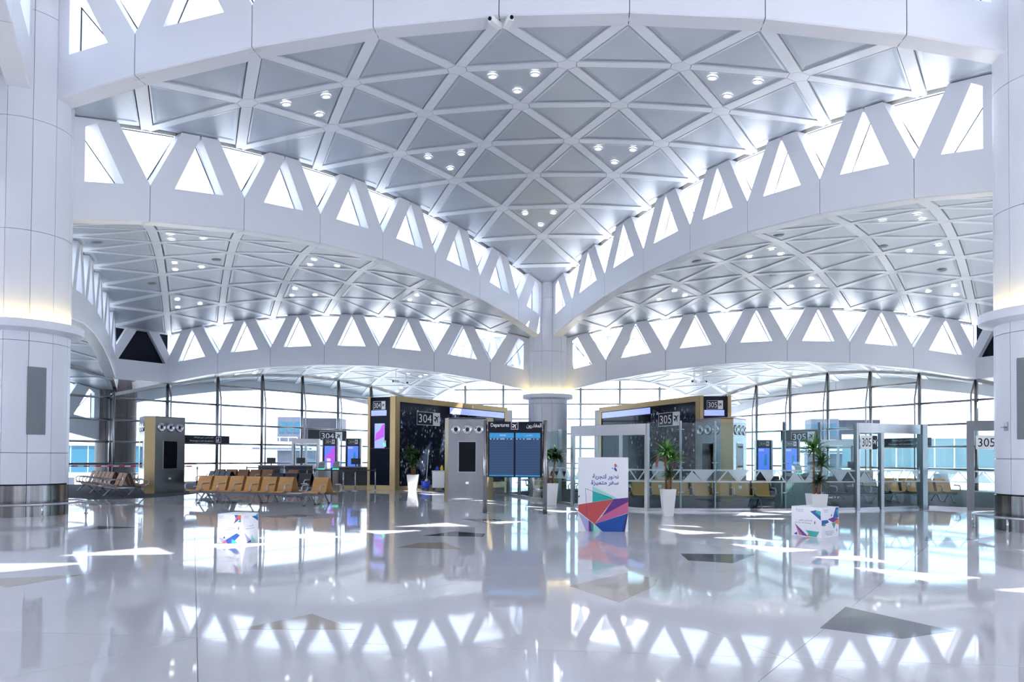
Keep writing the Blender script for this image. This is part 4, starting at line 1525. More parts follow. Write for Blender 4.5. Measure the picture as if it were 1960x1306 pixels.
PA, PB, PC_, PD_, PE_, PF_, PG_ = (-1.83, -8.0), (1.71, -15.45), (3.97, -17.33), (10.53, -15.85), (13.20, -14.41), (14.22, -15.14), (16.5, -16.2)
glass_run(PA, PB, 6, True, 2.5, seed=3)
glass_run(PB, PC_, 3, False, 2.28, seed=21)
for k in (0, 1, 2, 3):
    p = Vector(PB).lerp(Vector(PC_), k / 3)
    steel_post(p, 2.62 if k in (0, 3) else 2.3, 0.11 if k in (0, 3) else 0.08, ang=radians(-40))
header(PB, PC_, 2.28, 2.62)
mid = Vector(PC_).lerp(Vector(PD_), 0.45) + Vector((0.15, -0.25))
glass_run(PC_, mid, 3, True, seed=40)
glass_run(mid, PD_, 3, True, seed=50)
door1 = empty('door_1', (0, 0, 0), 0, 'steel-framed glass door set in the right of the partition', None, None, 'structure')
glass_run(PD_, PE_, 3, False, 2.42, parent=door1, seed=60)
for t, w in ((0, 0.13), (0.34, 0.13), (0.95, 0.22)):
    p = Vector(PD_).lerp(Vector(PE_), t)
    steel_post(p, 2.72 if t != 0.34 else 2.45, w, door1, radians(28))
header(PD_, PE_, 2.42, 2.72, parent=door1)
MB().tube([(12.85, -14.75, 0.95), (12.85, -14.75, 1.35)], 0.018, 8).build('door_handle', 'chrome', door1, True)
glass_run(PE_, PF_, 1, False, seed=70)
door2 = empty('door_2', (0, 0, 0), 0, 'steel-framed glass door beside the right column', None, None, 'structure')
glass_run(PF_, PG_, 2, False, 2.5, parent=door2, seed=80)
steel_post(PF_, 2.82, 0.2, door2, radians(-25))
steel_post(PG_, 2.82, 0.2, door2, radians(-25))
header(PF_, PG_, 2.5, 2.82, parent=door2)


def plate_sign(a, b, t0, width, z0, height, num, label, dark, off=0.09):
    a, b = Vector(a), Vector(b)
    u = (b - a).normalized()
    n = Vector((u.y, -u.x))
    p = a + u * t0 + n * off
    o = empty('gate_sign', (p.x, p.y, z0), 0, label, 'sign')
    fr = frame_of((0, 0, 0), (u.x, u.y, 0), (0, 0, 1))
    number_sign(o, fr, 0, 0, width, height, num, dark)
    return o


plate_sign(PD_, PE_, 0.06, 0.70, 1.90, 0.43, '305', 'white 305 plate on the glass of the partition door', False)
plate_sign(PF_, PG_, 0.14, 0.80, 1.92, 0.43, '305', 'white 305 plate beside the right column', False)
ob = empty('low_cabinet', (8.80, -15.35, 0), radians(8), 'grey-green low cabinet with doors behind the glass', 'cabinet')
MB().box(-0.56, 0.56, -0.25, 0.25, 0, 0.86).build('cabinet_body', 'cabinet_green', ob)
MB().box(-0.58, 0.58, -0.27, 0.27, 0.86, 0.90).build('worktop', 'black_plastic', ob)
for k in range(3):
    x0 = -0.55 + k * 0.37
    d = MB().box(x0 + 0.005, x0 + 0.36, -0.268, -0.251, 0.04, 0.84).build('cabinet_door', 'cabinet_green', ob)
    MB().tube([(x0 + (0.32 if k % 2 == 0 else 0.05), -0.268, 0.42), (x0 + (0.32 if k % 2 == 0 else 0.05), -0.295, 0.42)], 0.02, 8).build('knob', 'chrome', d, True)

# ================================================================== gate portals (bronze frames with dark patterned glass)
def gate_portal(num, left_end, right_end, narrow_end, near_left, label):
    """main face runs left_end -> right_end as seen from the hall; the narrow display face joins at the near end"""
    a, b, c = Vector(left_end), Vector(right_end), Vector(narrow_end)
    near = a if near_left else b
    o = empty('gate_portal', (near.x, near.y, 0), 0, label, 'gate portal')
    sh = Vector((near.x, near.y, 0))

    def mkfr(p, q):
        u = (q - p).normalized()
        return frame_of(Vector((p.x, p.y, 0)) - sh, (u.x, u.y, 0), (0, 0, 1)), (q - p).length
    H = 4.42
    fr, L_ = mkfr(a, b)

    def bar(nm, x0, x1, z0, z1, f, d0=-0.20, d1=0.05, material='bronze'):
        return MB().plate([(x0, z0), (x1, z0), (x1, z1), (x0, z1)], f, d0, d1).build(nm, material, o)
    fw_ = 0.26
    bar('frame_post', 0, fw_, 0, H, fr)
    bar('frame_post', L_ - fw_, L_, 0, H, fr)
    bar('frame_head', fw_, L_ - fw_, H - 0.26, H, fr)
    bar('frame_sill', fw_, L_ - fw_, 0, 0.16, fr)
    n_ = 6
    pw = (L_ - 2 * fw_) / n_
    rd = random.Random(int(num))
    for k in range(n_):
        x0 = fw_ + k * pw
        g = MB().plate([(x0 + 0.006, 0.16), (x0 + pw - 0.006, 0.16), (x0 + pw - 0.006, H - 0.26), (x0 + 0.006, H - 0.26)], fr, -0.06, 0.0).build('dark_glass', 'navy_glass', o)
        dist = k if near_left else n_ - 1 - k
        if dist < 4:
            for mm, cnt in (('tri_white', 24 if dist < 3 else 10), ('tri_grey', 110)):
                m = MB()
                for _ in range(cnt):
                    x = x0 + rd.uniform(0.1, pw - 0.1)
                    z = rd.uniform(0.3, H - 0.45)
                    s = rd.uniform(0.055, 0.085)
                    sg = rd.choice((1, -1))
                    m.plate([(x - s * 0.8, z - s * sg), (x + s * 0.8, z - s * sg), (x, z + s * sg)][::sg], fr, 0.001, 0.004 if mm == 'tri_grey' else 0.006)
                t = m.build('triangle_pattern', mm, g)
                t['kind'] = 'stuff'
        else:
            pass
    # bright clerestory slot in the far half
    x0, x1 = (fw_ + 2.6 * pw, L_ - fw_) if near_left else (fw_, L_ - fw_ - 2.6 * pw)
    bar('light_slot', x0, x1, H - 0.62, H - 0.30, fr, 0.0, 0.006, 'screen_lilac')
    bar('dark_band', x0, x1, H - 0.95, H - 0.64, fr, 0.0, 0.006, 'black_glass')
    number_sign(o, fr, 1.5 if near_left else L_ - 3.3, 3.12, 1.78, 0.66, num, True, 0.02)
    # narrow display face
    if near_left:
        f2, l2 = mkfr(c, a)
    else:
        f2, l2 = mkfr(b, c)
    bar('frame_post', 0, 0.15, 0, H, f2, -0.15, 0.03)
    bar('frame_post', l2 - 0.28, l2 + 0.02, 0, H, f2, -0.15, 0.03) if near_left else bar('frame_post', l2 - 0.15, l2, 0, H, f2, -0.15, 0.03)
    bar('frame_sill', 0.15, l2 - 0.15, 0, 0.2, f2, -0.15, 0.03)
    bar('dark_glass', 0.15, l2 - 0.14, 0.2, H - 0.04, f2, -0.1, 0.0, 'navy_glass')
    bar('dark_glass', 0.15, l2 - 0.14, 1.92, 1.96, f2, 0.0, 0.008, 'black_plastic')
    number_sign(o, f2, 0.31, 3.79, 0.71, 0.40, num, True, 0.006)
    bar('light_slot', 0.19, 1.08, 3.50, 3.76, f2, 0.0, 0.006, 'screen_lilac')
    s_ = bar('screen', 0.42, 0.98, 1.96, 3.13, f2, 0.0, 0.03, 'screen_lilac')
    MB().plate([(0.44, 2.3), (0.98, 2.5), (0.98, 3.1), (0.86, 3.06), (0.72, 2.8), (0.50, 2.66)], f2, 0.03, 0.032).build('screen_picture', 'screen_purple', s_)
    e = MB().plate([(0.90, 2.02), (1.10, 2.02), (1.10, 2.32), (0.90, 2.32)], f2, 0.03, 0.06).build('exit_symbol', 'sign_white', o)
    MB().plate([(0.94, 2.06), (1.06, 2.06), (1.06, 2.2), (0.94, 2.2)], f2, 0.06, 0.063).build('arrow_panel', 'green_led', e)
    # body behind the faces
    nrm = fr[3]
    back = -nrm * 1.2
    pts = [a, b]
    q = [(a.x - sh.x, a.y - sh.y), (b.x - sh.x, b.y - sh.y), (b.x - sh.x + back.x, b.y - sh.y + back.y), (a.x - sh.x + back.x, a.y - sh.y + back.y)]
    cc = Vector(((q[0][0] + q[2][0]) / 2, (q[0][1] + q[2][1]) / 2))
    q = [((x - cc.x) * 0.96 + cc.x + back.x * 0.10, (y - cc.y) * 0.96 + cc.y + back.y * 0.10) for x, y in q]
    MB().prism(q, 0, H - 0.06).build('portal_body', 'grey_panel', o)
    far = b if near_left else a
    fu = (far - near).normalized()
    p0 = far - Vector((sh.x, sh.y)) + fu * 0.05
    p1 = p0 + fu * 0.55
    bk = Vector((back.x, back.y)) * 0.7
    MB().prism([(p0.x, p0.y), (p1.x, p1.y), (p1.x + bk.x, p1.y + bk.y), (p0.x + bk.x, p0.y + bk.y)], 0, H - 0.12).build('end_box', 'grey_panel', o)
    return o


gate_portal('304', (-6.81, -6.27), (-2.5, 2.12), (-8.30, -5.72), True, 'bronze framed black patterned gate wall left of the middle column')
gate_portal('305', (2.86, 2.18), (7.22, -6.10), (8.60, -6.05), False, 'bronze framed black patterned gate wall right of the middle column')


# ================================================================== gate equipment
def display_pillar(x, y, rz, num, label, purple):
    o = empty('display_pillar', (x, y, 0), rz, label, 'display pillar')
    MB().box(-0.36, 0.36, -0.10, 0.14, 0, 2.5).build('pillar_body', 'black_plastic', o)
    MB().box(0.36, 0.44, -0.12, 0.16, 0, 2.5).build('side_rail', 'steel_dark', o)
    MB().box(-0.40, -0.36, -0.12, 0.16, 0, 2.5).build('side_rail', 'steel_dark', o)
    fr = frame_of((0, -0.10, 0), (1, 0, 0), (0, 0, 1))
    number_sign(o, fr, -0.24, 2.2, 0.5, 0.24, num, True, 0.002)
    s_ = MB().plate([(-0.28, 0.95), (0.28, 0.95), (0.28, 2.1), (-0.28, 2.1)], fr, 0.0, 0.01).build('screen', 'screen_blue', o)
    if purple:
        MB().plate([(-0.28, 1.5), (-0.1, 1.1), (0.05, 1.0), (0.28, 1.35), (0.28, 2.1), (0.1, 1.95), (-0.05, 1.7)], fr, 0.01, 0.012).build('screen_picture', 'screen_purple', s_)
    else:
        MB().plate([(-0.26, 1.95), (0.0, 1.95), (0.0, 2.06), (-0.26, 2.06)], fr, 0.01, 0.012).build('screen_caption', 'screen_lilac', s_)
        MB().plate([(0.0, 1.2), (0.14, 1.25), (0.16, 1.75), (0.04, 1.8)], fr, 0.01, 0.012).build('screen_picture', 'screen_teal', s_)
    return o


def boarding_gate(x, y, rz, label):
    o = empty('boarding_gate', (x, y, 0), rz, label, 'boarding gate')
    MB().box(-0.15, 0.15, -0.6, 0.7, 0, 0.92).build('gate_body', 'counter_taupe', o)
    m = MB()
    m.hexa([(-0.15, -0.6, 0.92), (0.15, -0.6, 0.92), (0.15, -0.1, 0.92), (-0.15, -0.1, 0.92)], [(-0.15, -0.45, 1.22), (0.15, -0.45, 1.22), (0.15, -0.1, 1.30), (-0.15, -0.1, 1.30)])
    m.build('reader_head', 'aluminium', o)
    MB().box(-0.16, 0.16, -0.615, -0.58, 0.90, 0.935).build('light_bar', 'green_led', o)
    MB().box(0.15, 0.165, -0.3, 0.6, 0.92, 1.45).build('glass_wing', 'partition_glass', o)
    return o


def gate_counter(x, y, rz, w, label, monitors=1, bronze=False):
    o = empty('gate_counter', (x, y, 0), rz, label, 'counter')
    MB().box(-w / 2, w / 2, -0.3, 0.3, 0.12, 1.0).build('counter_front', 'black_plastic', o)
    MB().box(-w / 2, w / 2, -0.28, 0.28, 0, 0.12).build('plinth', 'bronze' if bronze else 'steel_dark', o)
    MB().box(-w / 2 - 0.03, w / 2 + 0.03, -0.34, 0.34, 1.0, 1.05).build('counter_top', 'counter_taupe', o)
    for k in range(monitors):
        mx = -w / 2 + w * (k + 0.5) / monitors
        s_ = MB().box(mx - 0.24, mx + 0.24, -0.02, 0.03, 1.16, 1.46).build('monitor', 'black_plastic', o)
        MB().box(mx - 0.03, mx + 0.03, 0.0, 0.03, 1.05, 1.16).build('monitor_stand', 'black_plastic', s_)
    return o


display_pillar(-11.35, -2.46, radians(4), '304', 'dark display pillar with purple picture at the left gate', True)
display_pillar(-10.14, -2.33, radians(4), '304', 'dark display pillar with plain blue screen at the left gate', False)
display_pillar(10.93, -2.11, radians(4), '305', 'dark blue-screen display pillar behind glass, nearer the black 305 wall', False)
display_pillar(12.29, -1.96, radians(4), '305', 'dark blue-screen display pillar behind glass, nearer the right column', False)
boarding_gate(-11.05, -4.1, 0.1, 'boarding gate with green light, nearer the windows of gate 304')
boarding_gate(-10.35, -4.0, 0.1, 'boarding gate with green light, nearer the black 304 wall')
boarding_gate(11.6, -5.1, 0.1, 'pale boarding gate behind glass, nearer the black 305 wall')
boarding_gate(12.3, -5.0, 0.1, 'pale boarding gate behind glass, nearer the right column')
gate_counter(-9.35, -4.3, 0.06, 1.5, 'black gate counter with bronze plinth at the left gate', 1, True)
gate_counter(-15.0, -1.6, 0.06, 1.2, 'black desk with monitor far back by the left windows', 1)
gate_counter(-13.4, -1.4, 0.06, 1.5, 'black desk beside the left glass boarding door', 1)
gate_counter(14.6, -3.9, 0.06, 1.6, 'black desk behind glass near the right boarding door', 1)


def boarding_door(x, y, rz, label):
    o = empty('boarding_door', (x, y, 0), rz, label, 'boarding door')
    W_, H_ = 1.6, 2.55
    for x0 in (-W_ / 2, W_ / 2 - 0.12):
        MB().box(x0, x0 + 0.12, -0.15, 0.15, 0, H_).build('door_post', 'sign_white', o)
    MB().box(-W_ / 2 + 0.12, W_ / 2 - 0.12, -0.15, 0.15, H_ - 0.28, H_).build('door_head', 'sign_white', o)
    for k in range(2):
        x0 = -W_ / 2 + 0.13 + k * 0.675
        lf = MB().box(x0, x0 + 0.66, -0.012, 0.012, 0.08, H_ - 0.29).build('door_leaf', 'partition_glass', o)
        m = MB()
        for q in ((x0, x0 + 0.05, 0.02, H_ - 0.29), (x0 + 0.61, x0 + 0.66, 0.02, H_ - 0.29), (x0 + 0.05, x0 + 0.61, 0.02, 0.14), (x0 + 0.05, x0 + 0.61, H_ - 0.37, H_ - 0.29)):
            m.box(q[0], q[1], -0.025, 0.025, q[2], q[3])
        m.build('leaf_frame', 'steel_dark', lf)
        MB().box(x0 + 0.1, x0 + 0.56, -0.06, -0.03, 1.0, 1.05).build('push_bar', 'aluminium', lf)
    return o


boarding_door(-14.05, 0.9, 0.06, 'white framed glass boarding door at the left gate')
boarding_door(14.9, -1.0, 0.06, 'white framed glass boarding door behind the right partition')


def wall_banner(p, u, length, z0, z1, label, num=None, texts=None):
    p = Vector(p)
    u = Vector(u).normalized()
    o = empty('gate_banner', (p.x, p.y, z0), 0, label, 'sign')
    fr = frame_of((0, 0, 0), (u.x, u.y, 0), (0, 0, 1))
    h = z1 - z0
    b = MB().plate([(0, 0), (length, 0), (length, h), (0, h)], fr, -0.06, 0.0).build('banner_board', 'sign_black', o)
    if num:
        number_sign(o, fr, length * 0.28, h * 0.02, 2.0, h * 0.86, num, True, 0.0)
    for t, hh, ww, x, z in texts or []:
        put_text(t, hh, ww, fr, x, z, 0.004, 'sign_white', b)
    return o, fr, b


uW = Vector((0.5, c30))
pin = Vector((c30, -0.5)) * 0.55
q0 = Vector((-22.05, 0)) + uW * 9.6 + pin
wall_banner(q0, uW, 3.35, 2.62, 3.36, 'black hanging 304 banner on the left window wall', '304')
uE = Vector((0.5, -c30))
q1 = Vector((22.05, 0)) - uE * 12.9 + Vector((-c30, -0.5)) * 0.55
wall_banner(q1, uE, 3.4, 2.66, 3.42, 'black hanging 305 banner on the right window wall', '305')
AR_DIS = '\uFE94\uFED7\uFE8E\uFECB\uFEF9\uFE8D \uFEF1\uFEED\uFEAB \uFEB9\uFE8E\uFEA8\uFEB7\uFEF7\uFE8D'
q2 = Vector((-22.05, 0)) + uW * 0.75 + pin
o, fr, bd = wall_banner(q2, uW, 2.9, 2.28, 2.74, 'black sign for passengers with disabilities by the left air tower', None, [(AR_DIS, 0.13, 1.25, 1.2, 0.33), ('Passengers with Disabilities', 0.11, 1.5, 1.1, 0.12)])
MB().plate([(2.0, 0.06), (2.34, 0.06), (2.34, 0.40), (2.0, 0.40)], fr, 0.0, 0.004).build('symbol_plate', 'sign_white', o)
MB().plate([(2.03, 0.09), (2.31, 0.09), (2.31, 0.37), (2.03, 0.37)], fr, 0.004, 0.006).build('symbol_field', 'sign_black', o)
MB().plate([(2.12 + 0.07 * cos(k * pi / 6), 0.18 + 0.06 * sin(k * pi / 6)) for k in range(12)], fr, 0.006, 0.008).build('wheel_symbol', 'sign_white', o)
MB().plate([(2.15, 0.2), (2.19, 0.2), (2.18, 0.34), (2.14, 0.34)], fr, 0.006, 0.008).build('figure_symbol', 'sign_white', o)
q3 = Vector((22.05, 0)) - uE * 5.0 + Vector((-c30, -0.5)) * 0.55
o, fr, bd = wall_banner(q3, uE, 2.9, 2.30, 2.76, 'black sign for passengers with disabilities by the right windows', None, [(AR_DIS, 0.13, 1.25, 1.2, 0.33), ('Passengers with Disabilities', 0.11, 1.5, 1.1, 0.12)])
MB().plate([(2.12 + 0.07 * cos(k * pi / 6), 0.18 + 0.06 * sin(k * pi / 6)) for k in range(12)], fr, 0.0, 0.006).build('wheel_symbol', 'sign_white', o)


# ================================================================== stanchions and belts
st_post = MB().lathe([(0.0, 0), (0.17, 0), (0.17, 0.012), (0.03, 0.035), (0.03, 0.05)], 18, cap=False).mesh('base', 'chrome', True)
st_tube = MB().tube([(0, 0, 0.04), (0, 0, 0.96)], 0.03, 10).mesh('pole', 'steel', True)
st_head = MB().lathe([(0.036, 0.86), (0.036, 0.98), (0.02, 1.0)], 12).mesh('belt_head', 'black_plastic', True)


def stanchion(x, y, label, group):
    o = empty('stanchion', (x, y, 0), 0, label, 'stanchion', group)
    link('base', st_post, o)
    link('pole', st_tube, o)
    link('belt_head', st_head, o)
    return o


def belt(a, b, label, z=0.93):
    a, b = Vector(a), Vector(b)
    u = (b - a).normalized() * 0.04
    n = Vector((-u.y, u.x)).normalized() * 0.002
    a2, b2 = a + u, b - u
    tag(MB().hexa([(a2.x + n.x, a2.y + n.y, z - 0.025), (b2.x + n.x, b2.y + n.y, z - 0.025), (b2.x - n.x, b2.y - n.y, z - 0.025), (a2.x - n.x, a2.y - n.y, z - 0.025)],
                  [(a2.x + n.x, a2.y + n.y, z + 0.025), (b2.x + n.x, b2.y + n.y, z + 0.025), (b2.x - n.x, b2.y - n.y, z + 0.025), (a2.x - n.x, a2.y - n.y, z + 0.025)]).build('barrier_belt', 'belt_navy'), label, 'belt')


row_pts = [((-8.79, -7.73), 'in front of the gate counter'), ((-8.27, -7.61), 'a step right of the gate counter post'), ((-7.55, -6.92), 'before the narrow 304 display'),
           ((-10.3, -7.3), 'before the green-lit boarding gates'), ((-11.9, -6.6), 'behind the tan row end'), ((-13.4, -3.4), 'before the far desk'), ((-15.6, -3.2), 'by the left window desks'), ((-12.4, -3.0), 'beside the boarding door desk')]
for (x, y), w in row_pts:
    stanchion(x, y, 'slim steel belt stanchion ' + w, 'stanchions at the left gate')
for (i, j), w in (((0, 1), 'short navy belt between the two counter stanchions'), ((1, 2), 'navy belt reaching to the black 304 wall'), ((3, 0), 'navy belt in front of the left boarding gates'),
                  ((4, 3), 'navy belt behind the end of the tan row'), ((6, 5), 'navy belt before the far left desks'), ((5, 7), 'navy belt beside the white boarding door')):
    belt(row_pts[i][0], row_pts[j][0], w)
tape_a, tape_b = Vector((-24.4, -8.6)), Vector((-17.2, -5.2))
o = empty('barrier_tape', (tape_a.x, tape_a.y, 0), 0, 'red and white striped barrier tape behind the left benches', 'barrier tape')
for k in range(30):
    p, q = (tape_b - tape_a) * (0.03 + 0.94 * k / 30), (tape_b - tape_a) * (0.03 + 0.94 * (k + 1) / 30)
    MB().hexa([(p.x, p.y, 0.98), (q.x, q.y, 0.98), (q.x, q.y, 1.05), (p.x, p.y, 1.05)], [(p.x, p.y + 0.004, 0.98), (q.x, q.y + 0.004, 0.98), (q.x, q.y + 0.004, 1.05), (p.x, p.y + 0.004, 1.05)]).build('tape_stripe', 'tape_red' if k % 2 else 'sign_white', o)
stanchion(-24.4, -8.6, 'steel stanchion at the window end of the striped tape', 'stanchions holding the striped tape')
stanchion(-17.2, -5.2, 'steel stanchion at the air tower end of the striped tape', 'stanchions holding the striped tape')
belt((-24.4, -8.6), (-17.2, -5.2), 'navy belt above the striped tape at the left windows', 1.12)

# ================================================================== cleaning cart
o = empty('cleaning_cart', (-4.75, -6.1, 0), 0.1, 'white cleaning cart with yellow bottle before the black 304 wall', 'cleaning cart')
MB().box(-0.28, 0.28, -0.22, 0.22, 0.12, 0.88).build('cart_body', 'bridge_white', o)
MB().box(-0.31, 0.31, -0.25, 0.25, 0.88, 0.92).build('cart_tray', 'grey_panel', o)
MB().box(0.30, 0.62, -0.2, 0.2, 0.12, 0.4).build('waste_bag', 'black_plastic', o)
for x in (-0.22, 0.22):
    for y in (-0.16, 0.16):
        MB().tube([(x, y - 0.02, 0.06), (x, y + 0.02, 0.06)], 0.06, 10).build('wheel', 'black_plastic', o)
MB().lathe([(0.0, 0.92), (0.07, 0.92), (0.07, 1.06), (0.03, 1.12), (0.03, 1.17), (0.0, 1.17)], 12, c=(0.14, -0.05), cap=False).build('spray_bottle', 'bottle_yellow', o)
MB().lathe([(0.0, 0.92), (0.07, 0.92), (0.07, 1.05), (0.03, 1.1), (0.0, 1.14)], 12, c=(-0.08, -0.05), cap=False).build('cleaning_bottle', 'bucket_blue', o)
o = empty('mop_bucket', (-5.35, -6.2, 0), 0.1, 'blue mop bucket with tall mop beside the cleaning cart', 'bucket')
MB().lathe([(0.0, 0.08), (0.18, 0.08), (0.23, 0.42), (0.21, 0.42), (0.17, 0.12), (0.0, 0.12)], 18, cap=False).build('bucket', 'bucket_blue', o, True)
MB().tube([(-0.22, 0, 0.42), (0, 0, 0.62), (0.22, 0, 0.42)], 0.012, 6).build('bail_handle', 'chrome', o)
MB().tube([(0.02, 0, 0.2), (0.12, 0.05, 1.9)], 0.014, 8).build('mop_handle', 'sign_white', o)
MB().lathe([(0.02, 0.55), (0.07, 0.48), (0.10, 0.22), (0.0, 0.2)], 10, c=(0.03, 0)).build('mop_head', 'planter_white', o)
for x in (-0.12, 0.12):
    MB().tube([(x, -0.02, 0.04), (x, 0.02, 0.04)], 0.04, 8).build('caster', 'black_plastic', o)


# ================================================================== cameras
def security_camera(loc, aim, label, rod=0.0, s=1.0):
    o = empty('security_camera', loc, aim, label, 'camera')
    MB().box(-0.05 * s, 0.05 * s, -0.16 * s, 0.14 * s, -0.14 * s, -0.03 * s).build('camera_body', 'sign_white', o)
    MB().tube([(0, -0.16 * s, -0.085 * s), (0, -0.185 * s, -0.085 * s)], 0.035 * s, 12).build('camera_lens', 'black_glass', o)
    MB().tube([(0, 0, -0.03 * s), (0, 0, rod + 0.005)], 0.02, 8).build('mount_rod', 'sign_white', o)
    MB().lathe([(0.05, rod), (0.05, rod + 0.02)], 10).build('mount_plate', 'sign_white', o)
    return o


zc = LV['M']
security_camera((-0.10, -21.98, zc - 0.02), -0.5, 'white security camera under the near arch, aimed left', 0.0, 1.3)
security_camera((0.22, -21.98, zc - 0.02), 0.5, 'white security camera under the near arch, aimed right', 0.0, 1.3)


def hung(x, y, which, drop, aim, label):
    z = ceil_z(Vector((x, y)), which)
    security_camera((x, y, z - drop), aim, label, drop, 1.4)


hung(-9.8, 4.7, 0, 0.75, -0.6, 'white camera on a rod left of the middle column, further left')
hung(-9.2, 4.9, 0, 0.80, 0.6, 'white camera on a rod left of the middle column, further right')
hung(8.5, 4.6, 1, 0.75, -0.6, 'white camera on a rod right of the middle column, further left')
hung(9.1, 4.9, 1, 0.80, 0.6, 'white camera on a rod right of the middle column, further right')
o = empty('wall_bracket', (pR.x, pR.y, 0), facing(pR) - radians(48), 'small metal bracket on the right column', 'bracket')
MB().box(CR - 0.005, CR + 0.03, -0.05, 0.05, 2.25, 2.45).build('bracket_plate', 'chrome', o)
MB().tube([(CR + 0.03, 0, 2.33), (CR + 0.12, 0, 2.33), (CR + 0.14, 0.05, 2.33)], 0.02, 8).build('bracket_arm', 'chrome', o, True)


# ================================================================== the person behind the glass
def person(x, y, rz):
    o = empty('person', (x, y, 0), rz, 'person in white robe and red checked headscarf standing behind the glass', 'person')
    prof = [(0.0, 0.02), (0.24, 0.02), (0.235, 0.10), (0.20, 0.45), (0.19, 0.80), (0.175, 1.0), (0.19, 1.15), (0.205, 1.30), (0.185, 1.38), (0.10, 1.43), (0.058, 1.46), (0.052, 1.52)]
    me = bpy.data.meshes.new('body')
    vs = [(0, 0, 0.98), (0, 0, 1.18), (0, 0, 1.36), (0, 0, 1.47), (0, -0.01, 1.55), (0, -0.015, 1.62), (-0.18, 0, 1.36), (-0.25, 0.02, 1.12), (-0.23, -0.09, 0.90), (-0.22, -0.12, 0.83),
          (0.18, 0, 1.36), (0.25, 0.02, 1.12), (0.23, -0.09, 0.90), (0.22, -0.12, 0.83), (-0.09, 0, 0.92), (-0.10, 0, 0.50), (-0.10, 0.01, 0.08), (0.09, 0, 0.92), (0.10, 0, 0.50), (0.10, 0.01, 0.08), (-0.10, -0.13, 0.04), (0.10, -0.13, 0.04)]
    es = [(0, 1), (1, 2), (2, 3), (3, 4), (4, 5), (2, 6), (6, 7), (7, 8), (8, 9), (2, 10), (10, 11), (11, 12), (12, 13), (0, 14), (14, 15), (15, 16), (0, 17), (17, 18), (18, 19), (16, 20), (19, 21)]
    rad = [0.15, 0.15, 0.15, 0.055, 0.088, 0.092, 0.075, 0.058, 0.042, 0.03, 0.075, 0.058, 0.042, 0.03, 0.11, 0.075, 0.045, 0.11, 0.075, 0.045, 0.035, 0.035]
    me.from_pydata(vs, es, [])
    b = link('body', me, o)
    b.modifiers.new('skin', 'SKIN')
    for k, sv_ in enumerate(me.skin_vertices[0].data):
        sv_.radius = (rad[k], rad[k] * 0.85)
        sv_.use_root = (k == 0)
    sub = b.modifiers.new('sub', 'SUBSURF')
    sub.levels = sub.render_levels = 2
    dg = bpy.context.evaluated_depsgraph_get()
    bpy.context.view_layer.update()
    baked = bpy.data.meshes.new_from_object(b.evaluated_get(bpy.context.evaluated_depsgraph_get()))
    b.modifiers.clear()
    b.data = baked
    baked.materials.clear()
    baked.materials.append(MATS['skin'])
    for p_ in baked.polygons:
        p_.use_smooth = True
    # robe with sleeves
    m = MB()
    ring = [(0.25, 0.06), (0.24, 0.30), (0.215, 0.75), (0.20, 1.0), (0.215, 1.20), (0.215, 1.32), (0.17, 1.40), (0.085, 1.455), (0.065, 1.48)]
    n = 20
    for k in range(n):
        a = 2 * pi * k / n
        for r, z in ring:
            m.v.append((r * cos(a), r * 0.72 * sin(a), z))
    L_ = len(ring)
    for k in range(n):
        l = (k + 1) % n
        for j in range(L_ - 1):
            m.f.append((k * L_ + j, l * L_ + j, l * L_ + j + 1, k * L_ + j + 1))
    for s in (-1, 1):
        m.tube([(s * 0.15, 0, 1.36), (s * 0.22, 0.005, 1.28), (s * 0.262, 0.02, 1.10), (s * 0.24, -0.085, 0.90)], [0.085, 0.085, 0.072, 0.06], 12)
    m.build('robe', 'thobe_white', o, True)
    # headscarf: cap, drape over shoulders, black cord
    m = MB()
    sc = [(0.0, 1.735), (0.06, 1.725), (0.095, 1.69), (0.108, 1.64)]
    m.lathe(sc, 18, c=(0, 0.0), cap=False)
    n = 14
    cols = []
    for k in range(n + 1):
        a = radians(-58) + radians(296) * k / n
        ca, sa = sin(a + pi), cos(a + pi)
        px, py = sin(radians(-148) + radians(296) * k / n), cos(radians(-148) + radians(296) * k / n)
        cols.append([(0.108 * px, 0.108 * py, 1.64), (0.118 * px, 0.118 * py, 1.55), (0.15 * px, 0.14 * py, 1.46), (0.225 * px, 0.17 * py, 1.38), (0.235 * px, 0.18 * py, 1.24)])
    i0 = len(m.v)
    for c in cols:
        m.v += c
    for k in range(n):
        for j in range(4):
            q = i0 + k * 5 + j
            m.f.append((q, q + 5, q + 6, q + 1))
    m.build('headscarf', 'ghutra', o, True)
    MB().tube([(0.108 * cos(2 * pi * k / 18), 0.108 * sin(2 * pi * k / 18), 1.672) for k in range(19)], 0.014, 6, cap=False).build('head_cord', 'hair_black', o, True)
    # face
    MB().hexa([(-0.012, -0.10, 1.575), (0.012, -0.10, 1.575), (0.006, -0.10, 1.62), (-0.006, -0.10, 1.62)], [(-0.008, -0.128, 1.578), (0.008, -0.128, 1.578), (0.003, -0.105, 1.618), (-0.003, -0.105, 1.618)]).build('nose', 'skin', o)
    for s in (-1, 1):
        MB().lathe([(0.0, 0), (0.011, 0), (0.008, 0.006), (0.0, 0.006)], 8, cap=False).build('eye', 'hair_black', o).location = (s * 0.033, -0.096, 1.612)
    MB().hexa([(-0.026, -0.095, 1.545), (0.026, -0.095, 1.545), (0.026, -0.095, 1.556), (-0.026, -0.095, 1.556)], [(-0.02, -0.104, 1.546), (0.02, -0.104, 1.546), (0.02, -0.104, 1.554), (-0.02, -0.104, 1.554)]).build('mouth', 'print_red', o)
    MB().box(-0.06, 0.06, -0.098, -0.05, 1.50, 1.535).build('beard', 'hair_black', o)
